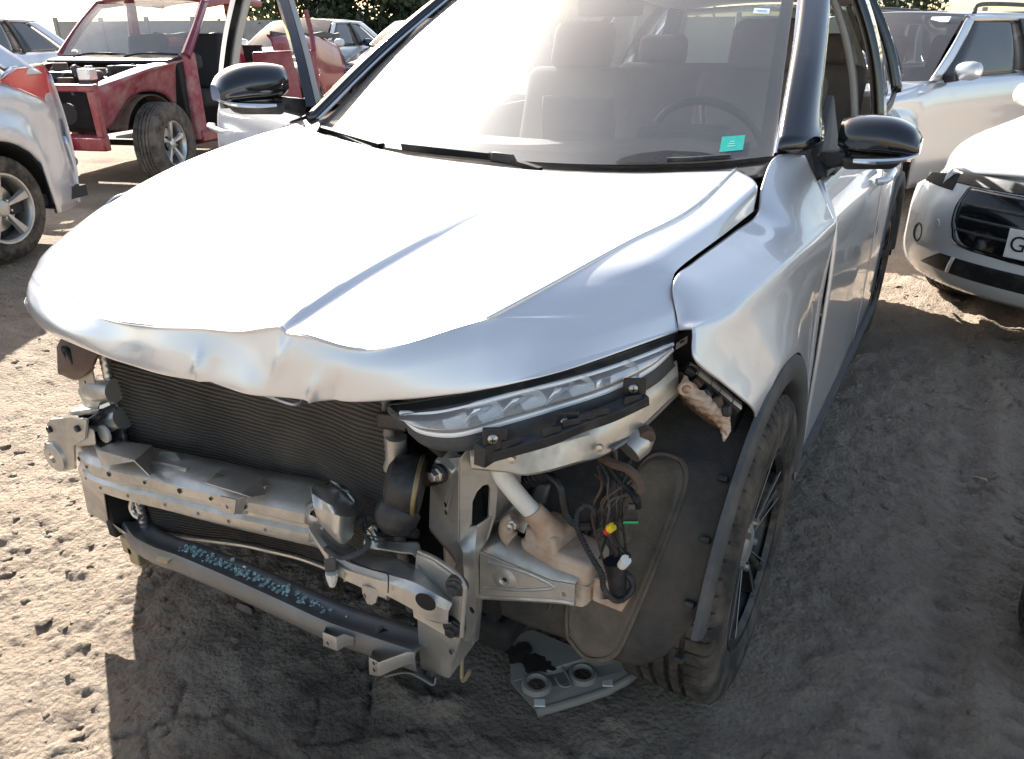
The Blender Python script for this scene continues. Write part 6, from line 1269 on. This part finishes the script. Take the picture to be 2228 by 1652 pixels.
# inner fender apron: arch over the wheel then up to the cowl
for s in (1, -1):
    g = np.array([[(s*x, y, z) for x, y, z in r] for r in [
        [(.60,-.62,.55),(.60,-.45,.62),(.60,-.2,.80),(.60,.1,.86),(.60,.4,.78),(.62,.62,.45)],
        [(.66,-.64,.80),(.68,-.45,.88),(.68,-.2,.96),(.68,.1,1.02),(.68,.4,1.05),(.70,.64,1.05)],
        [(.66,-.66,.92),(.70,-.45,.97),(.72,-.2,1.02),(.72,.1,1.07),(.72,.4,1.10),(.73,.66,1.14)],
        [(.58,-.66,.93),(.58,-.45,.98),(.58,-.2,1.03),(.58,.1,1.08),(.58,.4,1.11),(.62,.66,1.15)]]])
    MB().grid(loft(list(g), 40, 20), flip=(s < 0)).build('inner_fender', PD, rt_, smooth=60, solid=.012)
    MB().grid(np.array([[(s*x, -.43*math.cos(a), .40+.43*math.sin(a)) for x in (.50, .62, .70)] for a in np.linspace(.35, 2.9, 24)])).build('wheel_house', M['rust'], rt_, smooth=180, solid=.01)
    MB().hexa([(s*.62,-.72,.46),(s*.69,-.72,.46),(s*.69,-.66,.46),(s*.62,-.66,.46),(s*.60,-.72,.95),(s*.68,-.72,.93),(s*.68,-.64,.96),(s*.60,-.64,.97)]).build('front_upright', RP, rt_, bevel=.01)
    MB().hexa([(s*.68,.55,.35),(s*.78,.55,.35),(s*.78,.74,.35),(s*.68,.74,.35),(s*.66,.58,1.18),(s*.74,.58,1.16),(s*.76,.76,1.20),(s*.66,.78,1.22)]).build('hinge_post', PD, rt_, bevel=.02)
    MB().tube([(s*.735,.62,1.16),(s*.70,.92,1.42),(s*.64,1.22,1.66)], [.05, .045, .045], 8, n=16).build('a_pillar', RP, rt_)
    MB().tube([(s*.64,1.22,1.66),(s*.65,1.8,1.72),(s*.65,2.35,1.70)], .045, 8, n=16).build('roof_rail', RP, rt_)
    MB().hexa([(s*.66,1.62,.38),(s*.78,1.62,.38),(s*.78,1.80,.38),(s*.66,1.80,.38),(s*.58,1.68,1.68),(s*.66,1.68,1.68),(s*.66,1.78,1.68),(s*.58,1.78,1.68)]).build('b_pillar', RP, rt_, bevel=.02)
    MB().hexa([(s*.62,.60,.32),(s*.80,.60,.32),(s*.80,2.3,.32),(s*.62,2.3,.32),(s*.62,.60,.46),(s*.80,.60,.44),(s*.80,2.3,.44),(s*.62,2.3,.46)]).build('sill', RP, rt_, bevel=.02)
    bs = loft([[(s*.80,2.28,.44),(s*.84,2.5,.62),(s*.86,2.70,.80),(s*.86,3.0,.90),(s*.86,3.3,.80),(s*.85,3.55,.55),(s*.82,4.2,.50)], [(s*.83,2.26,.85),(s*.87,2.5,.88),(s*.88,2.7,.96),(s*.885,3.0,1.02),(s*.88,3.3,.98),(s*.87,3.55,.92),(s*.85,4.2,.90)], [(s*.82,2.25,1.25),(s*.85,2.5,1.27),(s*.86,2.7,1.28),(s*.86,3.0,1.28),(s*.85,3.3,1.27),(s*.82,3.55,1.29),(s*.78,4.2,1.20)], [(s*.76,2.25,1.36),(s*.79,2.5,1.38),(s*.80,2.7,1.36),(s*.80,3.0,1.37),(s*.79,3.3,1.34),(s*.74,3.55,1.38),(s*.70,4.2,1.22)]], 40, 24)
    MB().grid(bs, flip=(s > 0)).build('rear_quarter', RP, rt_, smooth=180, solid=.02)
    MB().grid(np.array([[(s*(.79+.02*math.sin(11*u)), 2.3+1.95*u, 1.36+.03*v+.012*math.sin(17*u+2*v)) for u in np.linspace(0, 1, 30)] for v in np.linspace(-1, 1, 4)])+np.array([(0, 0, 0)])).build('bed_lining', M['grey_pl'], rt_, smooth=180, solid=.03)
MB().grid(np.array([[(x*(.78-.06*v), .60-.08*(1-x*x)+.60*v, 1.17+.50*v+.02*math.sin(math.pi*v)) for x in np.linspace(-1, 1, 16)] for v in np.linspace(0, 1, 10)])).build('windshield', M['windshield'], rt_, smooth=180)
MB().grid(np.array([[(x*.66, 1.20+1.15*v, 1.68+.06*(1-x*x)) for x in np.linspace(-1, 1, 12)] for v in np.linspace(0, 1, 8)])).build('roof', RP, rt_, smooth=180, solid=.03)
MB().hexa([(-.72,.50,.55),(.72,.50,.55),(.72,.56,.55),(-.72,.56,.55),(-.72,.48,1.14),(.72,.48,1.14),(.72,.60,1.16),(-.72,.60,1.16)]).build('firewall', M['dark'], rt_, bevel=.01)
MB().hexa([(-.70,.36,1.10),(.70,.36,1.10),(.70,.60,1.12),(-.70,.60,1.12),(-.70,.36,1.13),(.70,.36,1.13),(.70,.62,1.17),(-.70,.62,1.17)]).build('cowl', M['black_pl'], rt_, bevel=.01)
for x in (-.45, .15): MB().tube([(x, .45, 1.16), (x+.20, .50, 1.19), (x+.55, .55, 1.18)], .010, 6, n=14).build('wiper', M['black_pl'], rt_)
MB().hexa([(-.70,-.74,.40),(.70,-.74,.40),(.70,-.66,.40),(-.70,-.66,.40),(-.70,-.76,.52),(.70,-.76,.52),(.70,-.66,.54),(-.70,-.66,.54)]).build('lower_tie_bar', RP, rt_, bevel=.012)
MB().hexa([(-.68,-.74,.90),(.68,-.74,.90),(.68,-.64,.90),(-.68,-.64,.90),(-.68,-.74,.955),(.68,-.74,.955),(.68,-.64,.965),(-.68,-.64,.965)]).build('upper_tie_bar', RP, rt_, bevel=.012)
MB().hexa([(.10,-.75,.54),(.18,-.75,.54),(.18,-.70,.54),(.10,-.70,.54),(-.02,-.75,.90),(.06,-.75,.90),(.06,-.70,.90),(-.02,-.70,.90)]).build('centre_brace', M['white_pl'], rt_, bevel=.006)
MB().box((-.30, -.66, .68), (.6, .05, .40)).build('radiator', M['core'], rt_, bevel=.01)
MB().box((0, .0, .70), (.62, .70, .38)).build('engine_block', M['dark'], rt_, bevel=.05)
MB().grid(loft([[(-.34,-.30,.86),(-.1,-.34,.90),(.2,-.30,.88)],[(-.34,-.1,.98),(-.1,-.1,1.02),(.2,-.1,.98)],[(-.3,.25,.96),(-.1,.25,1.0),(.2,.25,.95)]], 16, 14)).build('engine_cover', M['alu'], rt_, smooth=180, solid=.02)
MB().tube([(-.45,-.45,.86),(-.30,-.42,.98),(-.05,-.40,1.0),(.15,-.2,1.0)], .05, 12, n=24, corr=.05).build('intake_hose', M['black_pl'], rt_)
MB().lathe([(0,.13),(.03,.15),(.10,.15),(.13,.10),(.13,0)], (-.35,-.50,.80), (0,-.3,1), 24).build('air_filter', M['grey_pl'], rt_)
MB().box((.42, .18, .98), (.24, .20, .22)).build('battery', M['black_pl'], rt_, bevel=.01)
MB().box((.34, -.30, .96), (.18, .16, .20)).build('coolant_bottle', M['grey_pl'], rt_, bevel=.03)
MB().box((-.52, -.15, .98), (.22, .30, .16)).build('fuse_box', M['black_pl'], rt_, bevel=.02)
for k in range(9):
    a = RNG.uniform(-.55, .45); b = RNG.uniform(-.6, .3)
    MB().tube([(a, b, .85), (a+RNG.uniform(-.15, .15), b+.1, 1.0+RNG.uniform(-.03, .05)), (a+RNG.uniform(-.3, .3), b+.3, .95), (a+RNG.uniform(-.3, .3), b+.35, .85)], RNG.uniform(.008, .018), 8, n=20).build('engine_hose', M[('black_pl', 'grey_pl', 'alu', 'tan')[k % 4]], rt_)
for k in range(34):
    a, b, c = RNG.uniform(-.5, .5), RNG.uniform(-.55, .35), RNG.uniform(.92, 1.06); m_ = M[('alu', 'grey_pl', 'dark', 'rust', 'black_pl')[k % 5]]
    if k % 2: MB().lathe([(-.05, .0), (-.05, .035), (.0, .045), (.05, .03), (.06, 0)], (a, b, c), (RNG.normal(), RNG.normal(), 1.5), 14).build('engine_fitting', m_, rt_)
    else: MB().box((a, b, c), RNG.uniform(.05, .14, 3), Matrix.Rotation(RNG.uniform(0, 3), 3, 'Z')).build('engine_fitting', m_, rt_, bevel=.01)
MB().tube([(.30,-.78,.50),(.34,-.80,.36),(.30,-.72,.30)], .05, 10, n=10).build('hanging_bracket', M['tan'], rt_)
MB().lathe([(0,.05),(-.03,.09),(-.05,.09),(-.06,.05),(-.06,0)], (.42,-.72,.72), (0, 1, 0), 20).build('horn', M['dark'], rt_)
MB().hexa([(-.70,.40,.30),(.70,.40,.30),(.70,2.2,.30),(-.70,2.2,.30),(-.70,.40,.36),(.70,.40,.36),(.70,2.2,.36),(-.70,2.2,.36)]).build('floor_pan', M['dark'], rt_)
MB().hexa([(-.70,2.20,.36),(.70,2.20,.36),(.70,2.26,.36),(-.70,2.26,.36),(-.66,2.22,1.25),(.66,2.22,1.25),(.66,2.28,1.25),(-.66,2.28,1.25)]).build('cab_back', M['interior'], rt_)
for x in (-.36, .36):
    MB().box((x, 1.25, .72), (.5, .5, .18)).build('seat_cushion', M['interior'], rt_, bevel=.05)
    MB().box((x, 1.52, 1.08), (.48, .14, .60), Matrix.Rotation(RAD(-14), 3, 'X')).build('seat_back', M['interior'], rt_, bevel=.05)
MB().box((0, .82, 1.10), (1.35, .40, .16)).build('dashboard', M['interior'], rt_, bevel=.05)
# rear door standing open
rd = bpy.data.objects.new('open_rear_door', None); COL.objects.link(rd); rd.parent = rt_
ra_ = RAD(58); r0 = np.array((.80, 1.80, 0)); rdir = np.array((math.sin(ra_), math.cos(ra_), 0)); rn = np.array((math.cos(ra_), -math.sin(ra_), 0))
def RD(l, z, o=0): return r0+rdir*l+rn*o+np.array((0, 0, z))
MB().hexa([RD(0,.42,0),RD(.72,.42,0),RD(.72,.42,-.12),RD(0,.42,-.12),RD(0,1.18,0),RD(.72,1.20,0),RD(.72,1.20,-.12),RD(0,1.18,-.12)]).build('door_shell', RP, rd, bevel=.02)
MB().tube([RD(.70,1.18,-.05),RD(.69,1.4,-.10),RD(.66,1.62,-.15)], .03, 8, n=12).build('window_frame', RP, rd)
MB().lathe([(0,.03),(.01,.028),(.012,0)], RD(.735, .95, -.06), rdir, 16).build('latch', M['steel'], rd)
# crumpled tail of the bed
cb = loft([[(.70,4.15,1.28),(.55,4.25,1.32),(.3,4.22,1.30)],[(.84,4.22,1.05),(.62,4.36,1.12),(.3,4.28,1.1)],[(.82,4.25,.70),(.60,4.30,.78),(.3,4.24,.7)]], 20, 16)
cb[..., 1] += .05*np.sin(np.arange(20)*1.3)[None]*np.cos(np.arange(16)*.7)[:, None]
MB().grid(cb).build('crushed_tail', M['grey_pl'], rt_, smooth=40, solid=.01)

# ---- tyre lying at the right edge
ty = thing('loose_tyre', 'dark worn tyre lying flat on the mud at the right edge', 'tyre', (1.80, .56, .0))
o = MB().grid(tyre_mesh(.34, .105, .20, 40), closed_u=True, flip=True).build('tyre_carcass', M['rubber'], ty, smooth=28); o.rotation_euler = (0, RAD(90), 0); o.location = (0, 0, .10)
# ---- cars farther back
def far_car(label, x, y, deg, paint, **k):
    r = parked('parked_car', label, x, y, deg, 'cars farther back in the yard'); body_car(r, paint, **k); return r
far_car('dark blue sedan behind the red pickup bed', -8.3, 10.6, 10, M['navy'], W=.88, roof=1.46, deck=1.05, tail=3.6, rbase=3.0, rtop=2.35, beltz=.98)
far_car('grey blue hatchback beyond the pale silver car, far left', -11.4, 3.6, 25, M['lilac_silver'], W=.88, roof=1.50)
far_car('white sedan behind the cab of the red pickup', -9.8, 9.0, 14, M['white_paint'], W=.88, roof=1.46, deck=1.05, tail=3.6, rbase=3.0, rtop=2.35)
far_car('silver hatchback in the row behind the bright silver SUV', 4.4, 12.5, -15, M['silver2'], W=.88, roof=1.5)

# ---- wall and trees at the back of the yard
def fwall(x0, y0, x1, y1, n, label):
    base = thing('yard_wall', label, 'wall', (x0, y0, gz(x0, y0)-.1))
    d = np.array((x1-x0, y1-y0, 0)); L_ = np.linalg.norm(d); e = d/L_; nn2 = np.array((-e[1], e[0], 0)); Rm = np.array([e, nn2, (0, 0, 1)]).T
    pw = L_/n
    for i in range(n):
        MB().box(e*(pw*(i+.5))+np.array((0, 0, 1.0)), (pw-.16, .06, 1.9), Rm).build('wall_panel', M['wall'], base, bevel=.01)
        MB().box(e*(pw*i)+np.array((0, 0, 1.05)), (.16, .16, 2.1), Rm).build('wall_post', M['wall'], base, bevel=.01)
M['wall'] = material('concrete_wall', (.34, .335, .33), .9, 0, col2=(.28, .28, .275), nscale=3, bump=.2, bscale=12)
fwall(-34, 20, -8, 32, 14, 'grey concrete panel wall at the back of the yard')
fwall(-8, 32.2, 26, 30, 16, 'grey concrete panel wall behind the right hand cars')
M['bark'] = material('bark', (.09, .07, .05), .95, bump=.4, bscale=20)
def leafmat(n, c):
    m = material(n, c, .6, 0, col2=tuple(q*.6 for q in c), nscale=2.5); return m
LM = [leafmat('leaves_dark', (.035, .06, .028)), leafmat('leaves_mid', (.05, .085, .03)), leafmat('leaves_olive', (.075, .085, .045))]
def tree(label, x, y, h, r, mat, seed):
    t = thing('tree', label, 'tree', (x, y, gz(x, y)), 0, 'trees behind the yard wall'); g = np.random.default_rng(seed)
    mb = MB().tube([(0, 0, -.2), (.1, .05, h*.3), (-.05, .1, h*.6), (.05, 0, h*.85)], [.22, .17, .10, .03], 8, n=14)
    for k in range(7):
        a = g.uniform(0, 6.3); z0 = h*g.uniform(.3, .65); mb.tube([(0, 0, z0), (math.cos(a)*r*.4, math.sin(a)*r*.4, z0+h*.12), (math.cos(a)*r*.8, math.sin(a)*r*.8, z0+h*.2)], [.07, .04, .015], 6, n=8)
    mb.build('trunk', M['bark'], t)
    V = []; F = []; n = 0; cl = [(g.normal(0, r*.42), g.normal(0, r*.42), h*g.uniform(.10, .95), r*g.uniform(.25, .5)) for _ in range(44)]
    for cx, cy, czz, cr2 in cl:
        for _ in range(110):
            d = g.normal(0, 1, 3); d /= np.linalg.norm(d); p = np.array((cx, cy, czz))+d*cr2*g.uniform(.5, 1.05)*np.array((1, 1, .8)); a, b = g.normal(0, 1, 3), g.normal(0, 1, 3); s_ = g.uniform(.09, .2)
            a /= np.linalg.norm(a); b -= a*(a@b); b /= np.linalg.norm(b)
            V += [p-a*s_, p+b*s_*.5, p+a*s_, p-b*s_*.5]; F.append((n, n+1, n+2, n+3)); n += 4
    MB().add(V, F).build('crown', mat, t, smooth=0)
TR = [(-19.5, 26.2, 4.2, 2.0, 0, 'dark leafy tree just behind the wall beyond the pickup bed'), (-16.8, 28.2, 4.6, 2.2, 1, 'leafy tree just behind the wall beyond the blue sedan'), (-22.3, 25.0, 4.8, 2.2, 0, 'dark tree just behind the wall beyond the pickup cab'), (-14.2, 29.6, 4.4, 2.2, 0, 'dense dark tree behind the wall beside the windshield pillar'), (-22, 30, 7, 3, 0, 'round dark tree behind the wall, leftmost of the row'), (-17.5, 33, 6, 2.8, 1, 'second tree from the left behind the wall'), (-20, 27.5, 4.5, 2.2, 2, 'low olive tree close behind the wall'), (-12.5, 34, 7, 3.2, 0, 'broad dark tree behind the corner of the wall'), (-27, 26, 7.5, 3, 1, 'tall green tree behind the left end of the wall'), (-3, 36, 7, 3, 0, 'dark tree behind the middle of the wall'), (8, 36, 8, 3.4, 1, 'tall tree behind the silver SUV'), (18, 35, 7, 3, 0, 'dark tree at the right end of the wall')]
for i, (x, y, h, r, m, l) in enumerate(TR): tree(l, x, y, h, r, LM[m], 40+i)
